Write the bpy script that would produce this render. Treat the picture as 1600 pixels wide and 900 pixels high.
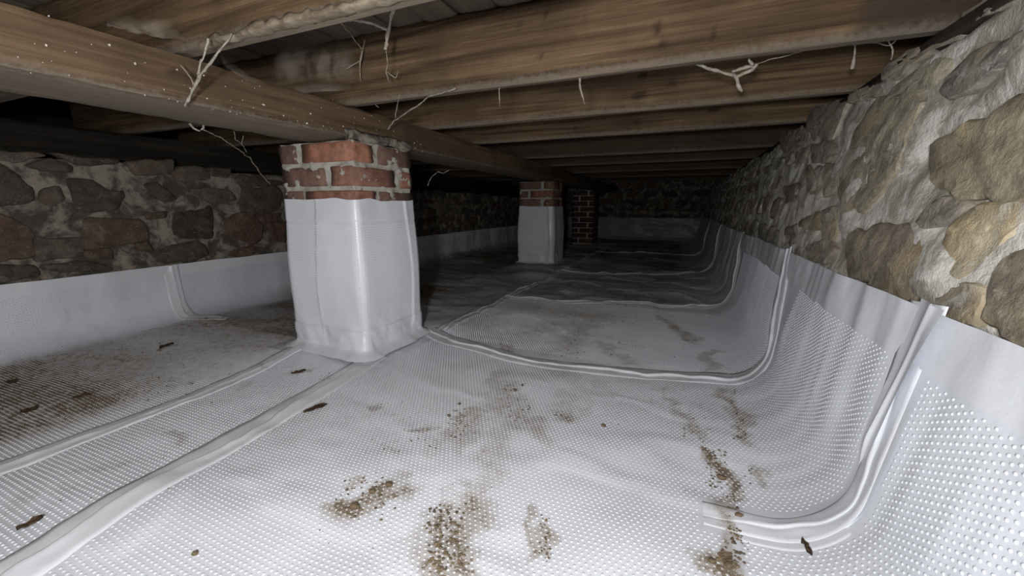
import bpy, math, random
import numpy as np
from mathutils import Matrix, Vector

# ------------------------------------------------------------------ camera, world, light
for o in list(bpy.data.objects): bpy.data.objects.remove(o)
scene = bpy.context.scene
COL = scene.collection
F_PX, CX, CY = 620.0, 800.0, 450.0
CAM = np.array([0.0, 0.0, 0.55])
_p = math.atan((450 - 322) / F_PX)
_up = np.array([0, math.cos(_p), math.sin(_p)])
_d = np.array([1070 - CX, CY - 322, -F_PX]); _d /= np.linalg.norm(_d)
_Y = _d - _up * (_d @ _up); _Y /= np.linalg.norm(_Y)
ROT = np.stack([np.cross(_Y, _up), _Y, _up])          # world = ROT @ camera
cam_data = bpy.data.cameras.new('camera')
cam_data.sensor_fit = 'HORIZONTAL'; cam_data.sensor_width = 36.0
cam_data.lens = F_PX / 1600.0 * 36.0
cam_data.clip_start = 0.01
cam = bpy.data.objects.new('camera', cam_data); COL.objects.link(cam)
M4 = Matrix([list(ROT[i]) + [CAM[i]] for i in range(3)] + [[0, 0, 0, 1]])
cam.matrix_world = M4
scene.camera = cam

world = bpy.data.worlds.new('world'); scene.world = world
world.use_nodes = True
world.node_tree.nodes['Background'].inputs[0].default_value = (0.5, 0.55, 0.6, 1)
world.node_tree.nodes['Background'].inputs[1].default_value = 0.0

# the photographer's work lamp, held just above and behind the lens
ld = bpy.data.lights.new('work_lamp', 'POINT'); ld.energy = 47.0; ld.shadow_soft_size = 0.045
ld.color = (1.0, 1.0, 1.0)
lamp = bpy.data.objects.new('work_lamp', ld); COL.objects.link(lamp)
lamp.location = (-0.06, -0.24, 0.58)

scene.view_settings.view_transform = 'Standard'
scene.view_settings.look = 'None'
scene.view_settings.gamma = 1.0
scene.view_settings.use_curve_mapping = False
scene.view_settings.exposure = 0.0

# ------------------------------------------------------------------ numeric helpers
rng = np.random.default_rng(11)
random.seed(11)
def ray(px, py):
    v = ROT @ np.array([px - CX, CY - py, -F_PX]); return v / np.linalg.norm(v)
def at_z(px, py, z=0.0):
    r = ray(px, py); return CAM + r * ((z - CAM[2]) / r[2])
def at_x(px, py, x):
    r = ray(px, py); return CAM + r * (x / r[0])
def at_y(px, py, y):
    r = ray(px, py); return CAM + r * (y / r[1])

def _hash(ix, iy, iz):
    n = (ix.astype(np.int64) * 374761393 + iy.astype(np.int64) * 668265263 + iz.astype(np.int64) * 2147483647 + 1013904223) & 0xffffffff
    n = ((n ^ (n >> 13)) * 1274126177) & 0xffffffff
    n = ((n ^ (n >> 16)) * 2246822519) & 0xffffffff
    return ((n ^ (n >> 15)) & 0xffff) / 32767.5 - 1.0
def vnoise(x, y, z=0.0):
    x, y, z = np.broadcast_arrays(np.asarray(x, float), np.asarray(y, float), np.asarray(z, float))
    ix, iy, iz = np.floor(x), np.floor(y), np.floor(z)
    fx, fy, fz = x - ix, y - iy, z - iz
    fx = fx * fx * (3 - 2 * fx); fy = fy * fy * (3 - 2 * fy); fz = fz * fz * (3 - 2 * fz)
    r = 0
    for a in (0, 1):
        for b in (0, 1):
            for c in (0, 1):
                w = (fx if a else 1 - fx) * (fy if b else 1 - fy) * (fz if c else 1 - fz)
                r = r + w * _hash(ix + a, iy + b, iz + c)
    return r
def fbm(x, y, z=0.0, oct=4, g=0.5):
    r = 0; a = 1.0; f = 1.0
    for k in range(oct):
        r = r + a * vnoise(np.asarray(x) * f + 17.3 * k, np.asarray(y) * f + 5.1 * k, np.asarray(z) * f + 2.7 * k); a *= g; f *= 2.03
    return r
def sstep(a, b, x):
    t = np.clip((x - a) / (b - a), 0, 1); return t * t * (3 - 2 * t)

# ------------------------------------------------------------------ object helpers
def tag(o, label=None, cat=None, group=None, kind=None):
    if label: o['label'] = label
    if cat: o['category'] = cat
    if group: o['group'] = group
    if kind: o['kind'] = kind
    return o
def empty(name, loc):
    o = bpy.data.objects.new(name, None); COL.objects.link(o); o.location = loc; o.empty_display_size = .05
    return o
def mesh_obj(name, verts, faces, mat, parent=None, smooth=True, attrs=None, origin=None, sharp=None):
    verts = np.asarray(verts, float).reshape(-1, 3)
    if origin is None:
        mn, mx = verts.min(0), verts.max(0)
        origin = np.array([(mn[0] + mx[0]) / 2, (mn[1] + mx[1]) / 2, mn[2]])
    origin = np.asarray(origin, float)
    v = verts - origin
    me = bpy.data.meshes.new(name)
    if isinstance(faces, np.ndarray):
        n, k = faces.shape
        me.vertices.add(len(v)); me.vertices.foreach_set('co', v.astype(np.float32).ravel())
        me.loops.add(n * k); me.loops.foreach_set('vertex_index', faces.astype(np.int32).ravel())
        me.polygons.add(n); me.polygons.foreach_set('loop_start', (np.arange(n) * k).astype(np.int32))
        me.update(calc_edges=True)
    else:
        me.from_pydata([tuple(p) for p in v], [], faces); me.update()
    if smooth: me.polygons.foreach_set('use_smooth', np.ones(len(me.polygons), bool))
    for nme, arr in (attrs or {}).items():
        arr = np.asarray(arr, np.float32)
        if arr.ndim == 1:
            a = me.attributes.new(nme, 'FLOAT', 'POINT'); a.data.foreach_set('value', arr)
        else:
            a = me.attributes.new(nme, 'FLOAT_VECTOR', 'POINT'); a.data.foreach_set('vector', arr.ravel())
    if mat: me.materials.append(mat)
    if sharp: me.set_sharp_from_angle(angle=math.radians(sharp))
    me.validate()
    o = bpy.data.objects.new(name, me); COL.objects.link(o)
    if parent is not None:
        o.parent = parent
        pw = world_loc(parent)
        o.location = Vector(origin) - pw
    else:
        o.location = Vector(origin)
    return o
def world_loc(o):
    w = Vector((0, 0, 0))
    while o is not None: w = w + o.location; o = o.parent
    return w
def grid_faces(nu, nv, base=0, wrap=False):
    i = np.arange(nu - 1)[:, None]; j = np.arange(nv if wrap else nv - 1)[None, :]
    a = i * nv + j; b = i * nv + (j + 1) % nv; c = (i + 1) * nv + (j + 1) % nv; d = (i + 1) * nv + j
    return np.stack([a, b, c, d], -1).reshape(-1, 4) + base

# ------------------------------------------------------------------ materials
class NT:
    def __init__(s, name):
        s.m = bpy.data.materials.new(name); s.m.use_nodes = True
        s.t = s.m.node_tree; s.n = s.t.nodes; s.b = s.n['Principled BSDF']
    def new(s, typ, **kw):
        n = s.n.new(typ)
        for k, v in kw.items(): setattr(n, k, v)
        return n
    def link(s, a, b): s.t.links.new(a, b)
    def val(s, sock, v):
        if hasattr(v, 'is_output'): s.link(v, sock)
        else: sock.default_value = v
    def noise(s, vec, scale, detail=4, rough=.55, dist=0.0):
        n = s.new('ShaderNodeTexNoise'); n.inputs['Scale'].default_value = scale; n.inputs['Detail'].default_value = detail
        n.inputs['Roughness'].default_value = rough; n.inputs['Distortion'].default_value = dist
        if vec is not None: s.link(vec, n.inputs['Vector'])
        return n.outputs['Fac']
    def math(s, op, a, b=0.0, clamp=False):
        n = s.new('ShaderNodeMath', operation=op); n.use_clamp = clamp
        s.val(n.inputs[0], a); s.val(n.inputs[1], b); return n.outputs[0]
    def ramp(s, fac, stops):
        n = s.new('ShaderNodeValToRGB'); e = n.color_ramp.elements
        while len(e) > 1: e.remove(e[-1])
        e[0].position = stops[0][0]; e[0].color = (*stops[0][1], 1)
        for p, c in stops[1:]:
            x = e.new(p); x.color = (*c, 1)
        s.link(fac, n.inputs[0]); return n.outputs[0]
    def maprange(s, v, a, b, c=0.0, d=1.0, smooth=True):
        n = s.new('ShaderNodeMapRange'); n.interpolation_type = 'SMOOTHSTEP' if smooth else 'LINEAR'
        s.val(n.inputs[0], v); n.inputs[1].default_value = a; n.inputs[2].default_value = b; n.inputs[3].default_value = c; n.inputs[4].default_value = d
        return n.outputs[0]
    def mix(s, fac, a, b, mode='MIX'):
        n = s.new('ShaderNodeMix', data_type='RGBA', blend_type=mode)
        s.val(n.inputs[0], fac)
        for sock, v in ((n.inputs[6], a), (n.inputs[7], b)):
            if hasattr(v, 'is_output'): s.link(v, sock)
            else: sock.default_value = (*v, 1)
        return n.outputs[2]
    def attr(s, name):
        n = s.new('ShaderNodeAttribute', attribute_name=name); return n
    def obj(s):
        return s.new('ShaderNodeTexCoord').outputs['Object']
    def mapping(s, vec, scale):
        n = s.new('ShaderNodeMapping'); n.inputs['Scale'].default_value = scale; s.link(vec, n.inputs['Vector']); return n.outputs[0]
    def bump(s, h, strength=.3, dist=.01, normal=None):
        n = s.new('ShaderNodeBump'); n.inputs['Strength'].default_value = strength; n.inputs['Distance'].default_value = dist
        s.link(h, n.inputs['Height'])
        if normal is not None: s.link(normal, n.inputs['Normal'])
        s.link(n.outputs[0], s.b.inputs['Normal']); return n.outputs[0]

def mat_liner(name, base, rough, bump_dimples=False, dirt=True):
    k = NT(name); pos = k.attr('wpos').outputs['Vector'] if dirt else k.obj()
    col = k.mix(k.maprange(k.noise(pos, 5, 3), .35, .7), base, tuple(c * .93 for c in base))
    rg = rough
    if dirt:
        d = k.attr('dirt').outputs['Fac']
        n1 = k.noise(pos, 38, 6, .68); n2 = k.noise(pos, 150, 4, .65)
        nn = k.math('ADD', k.math('MULTIPLY', n1, .62), k.math('MULTIPLY', n2, .38))
        n3 = k.noise(pos, 420, 3, .6)
        nn = k.math('ADD', nn, k.math('MULTIPLY', k.math('SUBTRACT', n3, .5), .35))
        film = k.maprange(k.math('ADD', k.math('MULTIPLY', d, .68), k.math('MULTIPLY', k.math('SUBTRACT', nn, .5), 1.3)), .08, .78, 0, .70)
        clod = k.maprange(k.math('ADD', k.math('MULTIPLY', d, .44), k.math('MULTIPLY', k.math('SUBTRACT', nn, .5), 1.5)), .45, .55, 0, .92)
        col = k.mix(film, col, (.30, .245, .18))
        col = k.mix(clod, col, k.ramp(n2, [(.3, (.10, .07, .045)), (.7, (.22, .165, .11))]))
        rg = k.maprange(k.math('MAXIMUM', film, clod), 0, .6, rough, .75)
    k.link(col, k.b.inputs['Base Color']); k.val(k.b.inputs['Roughness'], rg)
    k.b.inputs['Specular IOR Level'].default_value = .5
    h = k.noise(pos, 60, 3)
    if bump_dimples:
        sp = k.new('ShaderNodeSeparateXYZ'); k.link(k.attr('sy').outputs['Vector'], sp.inputs[0])
        cells = []
        for c in ('X', 'Y'):
            f = k.math('SUBTRACT', k.math('FRACT', k.math('DIVIDE', sp.outputs[c], .0125)), .5)
            cells.append(k.math('MULTIPLY', f, f))
        dome = k.maprange(k.math('SQRT', k.math('ADD', *cells)), .12, .42, 1, 0)
        nb = k.bump(dome, .5, .002)
    else:
        k.bump(h, .12, .004)
    return k.m
LINER = mat_liner('liner_plastic', (.755, .78, .84), .36)
LINER_FAR = mat_liner('liner_plastic_far', (.72, .75, .81), .36, bump_dimples=True)
FLANGE = mat_liner('liner_flange_plastic', (.77, .79, .84), .32)
WRAP = mat_liner('wrap_plastic', (.78, .80, .85), .33, dirt=False)

def mat_wood(name, axis, c_dark, c_mid, c_lite, dustcol=(.22, .195, .16), dust=.5):
    k = NT(name); pos = k.obj()
    oi = k.new('ShaderNodeObjectInfo')
    add = k.new('ShaderNodeVectorMath', operation='ADD'); k.link(pos, add.inputs[0])
    sc = k.new('ShaderNodeVectorMath', operation='SCALE'); sc.inputs[0].default_value = (7, 3, 5); k.link(oi.outputs['Random'], sc.inputs['Scale'])
    k.link(sc.outputs[0], add.inputs[1]); p0 = add.outputs[0]
    a = [34.0, 34.0, 34.0]; a['xyz'.index(axis)] = 1.3
    b = [150.0, 150.0, 150.0]; b['xyz'.index(axis)] = 3.0
    g = k.noise(k.mapping(p0, a), 1.0, 5, .6, .7)
    fine = k.noise(k.mapping(p0, b), 1.0, 4, .65, .3)
    gg = k.math('ADD', k.math('MULTIPLY', g, .65), k.math('MULTIPLY', fine, .35))
    col = k.ramp(gg, [(.36, c_dark), (.5, c_mid), (.64, c_lite)])
    big = k.noise(p0, 3.2, 4, .6)
    col = k.mix(k.maprange(big, .38, .68, 0, .55), col, c_dark)
    kn = k.attr('knot').outputs['Fac']
    col = k.mix(k.math('MULTIPLY', kn, .88), col, (.035, .02, .012))
    st = k.attr('stain').outputs['Fac']  # stained joist end, plus gloom painted onto the back joists
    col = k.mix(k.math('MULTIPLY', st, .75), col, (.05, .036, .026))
    du = k.attr('dust').outputs['Fac']
    dn = k.noise(p0, 70, 5, .7)
    col = k.mix(k.maprange(k.math('ADD', k.math('MULTIPLY', du, .6), k.math('SUBTRACT', dn, .5)), .1, .6, 0, dust), col, dustcol)
    k.link(col, k.b.inputs['Base Color']); k.b.inputs['Roughness'].default_value = .82
    k.b.inputs['Specular IOR Level'].default_value = .2
    k.bump(k.math('ADD', gg, k.math('MULTIPLY', dn, .25)), .5, .006)
    return k.m
WOOD_X = mat_wood('joist_wood', 'x', (.048, .029, .017), (.125, .079, .044), (.215, .143, .080))
WOOD_Y = mat_wood('girder_wood', 'y', (.055, .035, .021), (.12, .078, .046), (.185, .126, .076))
WOOD_DARK = mat_wood('aged_plate_wood', 'y', (.010, .008, .006), (.022, .018, .014), (.038, .031, .025), dust=.15)
PLANK = mat_wood('floorboard_wood', 'y', (.045, .032, .022), (.095, .068, .046), (.15, .11, .074), dust=.3)

def mat_stone(name, ochre, smear):
    k = NT(name); pos = k.obj()
    oi = k.new('ShaderNodeObjectInfo')
    add = k.new('ShaderNodeVectorMath', operation='ADD'); k.link(pos, add.inputs[0])
    sc = k.new('ShaderNodeVectorMath', operation='SCALE'); sc.inputs[0].default_value = (9, 4, 6); k.link(oi.outputs['Random'], sc.inputs['Scale'])
    k.link(sc.outputs[0], add.inputs[1]); p = add.outputs[0]
    n = k.noise(p, 20, 10, .72); n2 = k.noise(p, 7, 5, .6, .6); n3 = k.noise(p, 120, 3, .6); n4 = k.noise(p, 9, 8, .72, .8)
    base = oi.outputs['Color']
    col = k.mix(k.maprange(n, .36, .66), k.mix(1.0, base, (.62, .60, .58), 'MULTIPLY'), k.mix(1.0, base, (1.25, 1.22, 1.15), 'MULTIPLY'))
    col = k.mix(k.maprange(n2, .52, .68, 0, .6), col, k.mix(1.0, base, ochre, 'MULTIPLY'))
    col = k.mix(k.maprange(n3, .62, .75, 0, .5), col, (.55, .51, .44))
    col = k.mix(k.maprange(n4, .57, .63, 0, smear), col, (.64, .61, .55))
    k.link(col, k.b.inputs['Base Color']); k.b.inputs['Roughness'].default_value = .88
    k.b.inputs['Specular IOR Level'].default_value = .25
    k.bump(k.math('ADD', n, k.math('MULTIPLY', n3, .2)), .75, .02)
    return k.m
STONE_R = mat_stone('fieldstone', (1.28, 1.10, .84), .75)
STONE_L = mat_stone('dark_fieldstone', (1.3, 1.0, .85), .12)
def mat_mortar(name, lite, dark, t0=.4, t1=.62):
    k = NT(name); p = k.obj()
    n = k.noise(p, 11, 7, .68, .5); n2 = k.noise(p, 60, 5, .65)
    col = k.mix(k.maprange(n, t0, t1), dark, lite)
    col = k.mix(k.maprange(n2, .5, .75, 0, .4), col, tuple(c * .55 for c in lite))
    k.link(col, k.b.inputs['Base Color']); k.b.inputs['Roughness'].default_value = .92
    k.b.inputs['Specular IOR Level'].default_value = .2
    n5 = k.noise(p, 190, 4, .7)
    k.bump(k.math('ADD', k.math('ADD', n2, k.math('MULTIPLY', n, .6)), k.math('MULTIPLY', n5, .35)), .6, .008)
    return k.m
MORTAR_R = mat_mortar('lime_mortar', (.74, .71, .655), (.42, .385, .32), .42, .56)
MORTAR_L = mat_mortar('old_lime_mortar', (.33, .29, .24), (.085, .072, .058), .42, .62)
MORTAR_B = mat_mortar('brick_mortar', (.50, .48, .43), (.36, .33, .28), .35, .6)
def mat_brick():
    k = NT('red_brick'); p = k.obj(); oi = k.new('ShaderNodeObjectInfo')
    n = k.noise(p, 30, 6, .7); n2 = k.noise(p, 110, 4, .65); n3 = k.noise(p, 9, 3)
    base = oi.outputs['Color']
    col = k.mix(k.maprange(n, .35, .68), k.mix(1.0, base, (.68, .62, .6), 'MULTIPLY'), k.mix(1.0, base, (1.2, 1.2, 1.2), 'MULTIPLY'))
    col = k.mix(k.maprange(n3, .55, .75, 0, .5), col, (.20, .15, .11))
    col = k.mix(k.maprange(n2, .66, .78, 0, .6), col, (.5, .45, .39))
    k.link(col, k.b.inputs['Base Color']); k.b.inputs['Roughness'].default_value = .85
    k.bump(n2, .4, .005); return k.m
BRICK = mat_brick()
def mat_plain(name, c, rough=.9, c2=None, scale=40):
    k = NT(name); p = k.obj()
    n = k.noise(p, scale, 5, .65)
    k.link(k.mix(k.maprange(n, .35, .65), c, c2 or tuple(x * .6 for x in c)), k.b.inputs['Base Color'])
    k.b.inputs['Roughness'].default_value = rough; k.b.inputs['Specular IOR Level'].default_value = .2
    k.bump(n, .4, .004); return k.m
SOIL = mat_plain('earth', (.045, .036, .028), .95, scale=14)
CRUMB = mat_plain('soil_crumb', (.20, .15, .095), .95, (.10, .075, .05), 60)
LEAF = mat_plain('dead_leaf', (.085, .055, .032), .8, (.045, .03, .02), 50)
WEB = mat_plain('dusty_web', (.40, .36, .30), .95, (.24, .21, .17), 90)
CRUST = mat_plain('pale_crust', (.27, .225, .165), .95, (.13, .10, .07), 38)
def mat_veil():
    k = NT('web_veil'); p = k.obj()
    n = k.noise(p, 11, 6, .62, .8)
    k.b.inputs['Base Color'].default_value = (.34, .30, .245, 1); k.b.inputs['Roughness'].default_value = 1
    k.b.inputs['Specular IOR Level'].default_value = 0
    k.link(k.math('MULTIPLY', k.maprange(n, .28, .72, .0, .7), k.attr('fade').outputs['Fac']), k.b.inputs['Alpha']); return k.m
VEIL = mat_veil()

# ------------------------------------------------------------------ liner surface: floor, coves and lower walls in one sheet space (s, y)
R_R, R_L = 0.12, 0.10
SL = 0.145
TH_R = math.pi / 2 - math.atan(SL)
UX, UZ = SL / math.hypot(1, SL), 1 / math.hypot(1, SL)
TAN_R = R_R * math.tan(TH_R / 2)
XL = -2.285
Z_TOP_R, Z_TOP_L = 0.398, 0.266
def foot_r(y): return 0.285 - 0.015 * np.maximum(0, np.asarray(y, float) - 1)
def s_end_r(y): return foot_r(y) - TAN_R + R_R * TH_R + (Z_TOP_R - TAN_R * UZ) / UZ
S_END_L = XL + R_L - R_L * math.pi / 2 - (Z_TOP_L - R_L)
def base_surf(s, y):
    s = np.asarray(s, float); y = np.asarray(y, float)
    fr = foot_r(y); t0 = fr - TAN_R
    a = np.clip((s - t0) / R_R, 0, TH_R); q = np.maximum(0, s - t0 - R_R * TH_R)
    x = np.minimum(s, t0) + R_R * np.sin(a) + q * UX
    z = R_R * (1 - np.cos(a)) + q * UZ
    tl = XL + R_L
    a2 = np.clip((tl - s) / R_L, 0, math.pi / 2); q2 = np.maximum(0, tl - s - R_L * math.pi / 2)
    x = np.where(s < tl, tl - R_L * np.sin(a2), x)
    z = np.where(s < tl, R_L * (1 - np.cos(a2)) + q2, z)
    return np.stack([x, y, z], -1)
def base_normal(s, y):
    e = 1e-3
    ds = base_surf(s + e, y) - base_surf(s - e, y); dy = base_surf(s, y + e) - base_surf(s, y - e)
    n = np.cross(ds, dy); return n / np.linalg.norm(n, axis=-1, keepdims=True)
def relief(s, y):
    s = np.asarray(s, float); y = np.asarray(y, float)
    h = .0095 * fbm(s / .34 + 3, y / .26 + 9, 0, 3) 
    wv = sstep(.1, .35, s)                       # upright pleats on the wall
    h = h + wv * (.004 * fbm(s / .5, y / .055, 4, 2))
    wl = sstep(-2.1, -2.35, s)
    h = h + wl * (.006 * fbm(s / .3, y / .16, 8, 3))
    r = np.abs(fbm(s / .26 + y / .5, y / .17 + 31, 2, 3))      # low drag folds
    h = h + (1 - wv) * (.0028 + .004 * sstep(1.3, 2.0, y)) * sstep(.45, 0, r)
    far = sstep(1.5, 2.4, y)
    h = h + far * .009 * fbm(s / .22, y / .35, 6, 3)
    # the sheet climbs a little where it meets the first pier
    return h
def surf(s, y, off=0.0):
    return base_surf(s, y) + base_normal(s, y) * (relief(s, y) + off)[..., None]

LINER_BACK_DIM = mat_liner('liner_plastic_back_dim', (.30, .315, .34), .34, bump_dimples=True)  # dull back liner, far-end dimness painted into its darker base colour
# ---- dirt on the liner: strokes traced on the floor, each with a width and strength
STROKES = [  # pixel polyline, half width (m), strength
    ([(545, 800), (560, 785), (600, 770), (628, 762)], .035, 1.15), ([(515, 765), (540, 760)], .012, .8),
    ([(690, 790), (672, 850), (660, 893)], .035, 1.0), ([(735, 785), (705, 850), (725, 893)], .045, 1.0), ([(690, 880), (730, 893)], .04, 1.2),
    ([(738, 775), (765, 720), (792, 660), (800, 600)], .05, .62), ([(770, 640), (785, 590)], .06, .78), ([(705, 700), (735, 660)], .05, .75),
    ([(715, 650), (745, 645)], .03, .9), ([(810, 640), (835, 680)], .055, .75), ([(880, 648), (892, 655)], .035, .95), ([(885, 620), (895, 645)], .05, .5),
    ([(842, 802), (856, 840), (862, 875)], .014, 1.0),
    ([(1105, 708), (1120, 735), (1137, 757)], .028, 1.25), ([(1130, 770), (1145, 800), (1155, 815)], .024, 1.05), ([(1158, 820), (1162, 870), (1150, 890)], .022, 1.0),
    ([(1120, 880), (1140, 890)], .022, 1.15), ([(1165, 735), (1182, 755)], .012, .9),
    ([(1040, 600), (1045, 630)], .018, .7), ([(1065, 640), (1085, 670), (1100, 685)], .028, .85), ([(1130, 610), (1150, 645), (1155, 685)], .032, 1.0),
    ([(1262, 858), (1264, 878)], .006, 1.2),
    ([(585, 632), (608, 628)], .02, 1.0), ([(640, 672), (675, 670)], .018, .9), ([(620, 690), (630, 700)], .015, .7), ([(478, 641), (508, 634)], .010, 1.0),
    ([(460, 582), (475, 580)], .014, .9), ([(500, 590), (525, 590)], .012, .75), ([(400, 572), (412, 573)], .012, 1.0),
    ([(1035, 502), (1055, 517), (1078, 532)], .05, .95), ([(1110, 552), (1115, 575)], .035, .85), ([(1095, 580), (1120, 574)], .02, .8),
    ([(945, 535), (980, 562)], .05, .75), ([(880, 545), (930, 490)], .10, .75), ([(785, 540), (800, 545)], .04, .9), ([(830, 515), (900, 505)], .10, .7),
    ([(930, 600), (990, 590)], .03, .45), ([(850, 575), (900, 590)], .05, .6),
    ([(255, 545), (272, 540)], .015, 1.4), ([(25, 598), (42, 596)], .018, 1.4), ([(32, 645), (62, 640)], .018, 1.4), ([(115, 626), (142, 622)], .018, 1.4),
    ([(0, 640), (50, 622), (75, 608)], .022, 1.1), ([(50, 560), (80, 555)], .02, .9), ([(170, 560), (185, 558)], .016, 1.1), ([(310, 547), (320, 543)], .02, 1.0),
    ([(375, 505), (390, 503)], .018, 1.1), ([(310, 515), (340, 512)], .02, .9), ([(230, 518), (265, 512)], .02, .9), ([(335, 527), (375, 520)], .018, 1.0),
    ([(60, 660), (80, 625)], .06, .6), ([(180, 620), (300, 595)], .05, .75), ([(265, 672), (280, 690)], .03, .8), ([(130, 740), (180, 730)], .035, .6), ([(30, 800), (60, 780)], .04, .55),
    ([(370, 605), (380, 598)], .03, .6), ([(400, 560), (440, 550)], .05, .4),
    ([(700, 480), (760, 455)], .14, .7), ([(820, 440), (980, 440)], .3, .55), ([(950, 470), (1060, 465)], .12, .6),
]
_seg = []
for pts, w, st in STROKES:
    p = np.array([at_z(x, y)[:2] for x, y in pts])
    for a, b in zip(p[:-1], p[1:]): _seg.append((a, b, w, st))
def dirt_at(x, y):
    x = np.asarray(x, float); y = np.asarray(y, float)
    wx = x + .030 * fbm(x / .05, y / .05, 1, 3); wy = y + .030 * fbm(x / .05 + 9, y / .05, 5, 3)
    d = np.zeros_like(x)
    for a, b, w, st in _seg:
        ab = b - a; L2 = ab @ ab + 1e-9
        t = np.clip(((wx - a[0]) * ab[0] + (wy - a[1]) * ab[1]) / L2, 0, 1)
        r = np.hypot(wx - a[0] - t * ab[0], wy - a[1] - t * ab[1])
        d = np.maximum(d, st * sstep(1.45 * w, .10 * w, r))
    # trodden-in dirt over the back and the left of the crawl space
    left = sstep(-1.32, -1.5, x) * sstep(-2.25, -2.1, x)
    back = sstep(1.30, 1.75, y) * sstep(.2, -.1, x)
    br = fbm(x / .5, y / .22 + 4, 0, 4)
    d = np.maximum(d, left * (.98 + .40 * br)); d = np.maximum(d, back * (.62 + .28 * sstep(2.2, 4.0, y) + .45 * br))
    d = np.maximum(d, .20 * sstep(-.1, .7, br) * sstep(.3, .9, y))
    return d

def sheet_grid(y0, y1, sl, sr, ny, ns, off):
    yy = np.linspace(y0, y1, ny); u = np.linspace(0, 1, ns)
    Y = np.repeat(yy[:, None], ns, 1)
    a = np.broadcast_to(np.asarray(sl(yy), float), yy.shape)[:, None]; b = np.broadcast_to(np.asarray(sr(yy), float), yy.shape)[:, None]
    S = a + (b - a) * u[None, :]
    return S, Y, surf(S, Y, off * np.ones_like(S))
def sheet(name, label, patches, off, mat):
    V = []; Fc = []; SY = []; base = 0
    for (y0, y1, sl, sr, ny, ns) in patches:
        S, Y, P = sheet_grid(y0, y1, sl, sr, ny, ns, off)
        V.append(P.reshape(-1, 3)); SY.append(np.stack([S, Y, S * 0], -1).reshape(-1, 3))
        Fc.append(grid_faces(ny, ns, base)[:, ::-1]); base += ny * ns
    V = np.concatenate(V); SY = np.concatenate(SY); Fc = np.concatenate(Fc)
    d = dirt_at(V[:, 0], V[:, 1]) * sstep(.10, .02, V[:, 2])
    o = mesh_obj(name, V, Fc, mat, attrs={'dirt': d, 'wpos': V, 'sy': SY})
    tag(o, label, 'membrane', 'sheets of the floor liner')
    return o
# seam centre lines in sheet space
L1 = np.array([(-.80, -.5), (-.896, .178), (-.926, .316), (-.952, .521), (-.978, .756), (-1.03, 1.10)])
L2 = np.array([(-1.30, -.5), (-1.294, .261), (-1.302, .416), (-1.295, .623), (-1.323, .84), (-1.36, 1.08)])
xl1 = lambda y: np.interp(y, L1[:, 1], L1[:, 0]); xl2 = lambda y: np.interp(y, L2[:, 1], L2[:, 0])
yB = lambda s: np.interp(s, [-1.039, -.861, -.541, -.198, .064, .197, .30, .66], [1.436, 1.345, 1.272, 1.302, 1.357, 1.387, 1.44, 1.60])
yC = lambda s: np.interp(s, [-.989, -.654, -.361, .012, .21, .66], [2.216, 2.209, 2.249, 2.298, 2.42, 2.62])
yD = lambda s: np.interp(s, [-1.0, -.443, -.052, .217, .66], [3.25, 3.334, 3.467, 3.65, 3.8])
yE = lambda s: np.interp(s, [-1.0, .2, .66], [4.9, 5.0, 5.1])
yA = lambda s: np.interp(s, [.05, .148, .226, .33, .42, .5, .66], [.715, .716, .722, .735, .745, .755, .775])
seams = [('h', yA, .08, .7, .045), ('h', yB, -1.06, .7, .043), ('h', yC, -1.0, .7, .03), ('v', xl1, -.5, 1.08, .045), ('v', xl2, -.5, 1.06, .034)]

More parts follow.
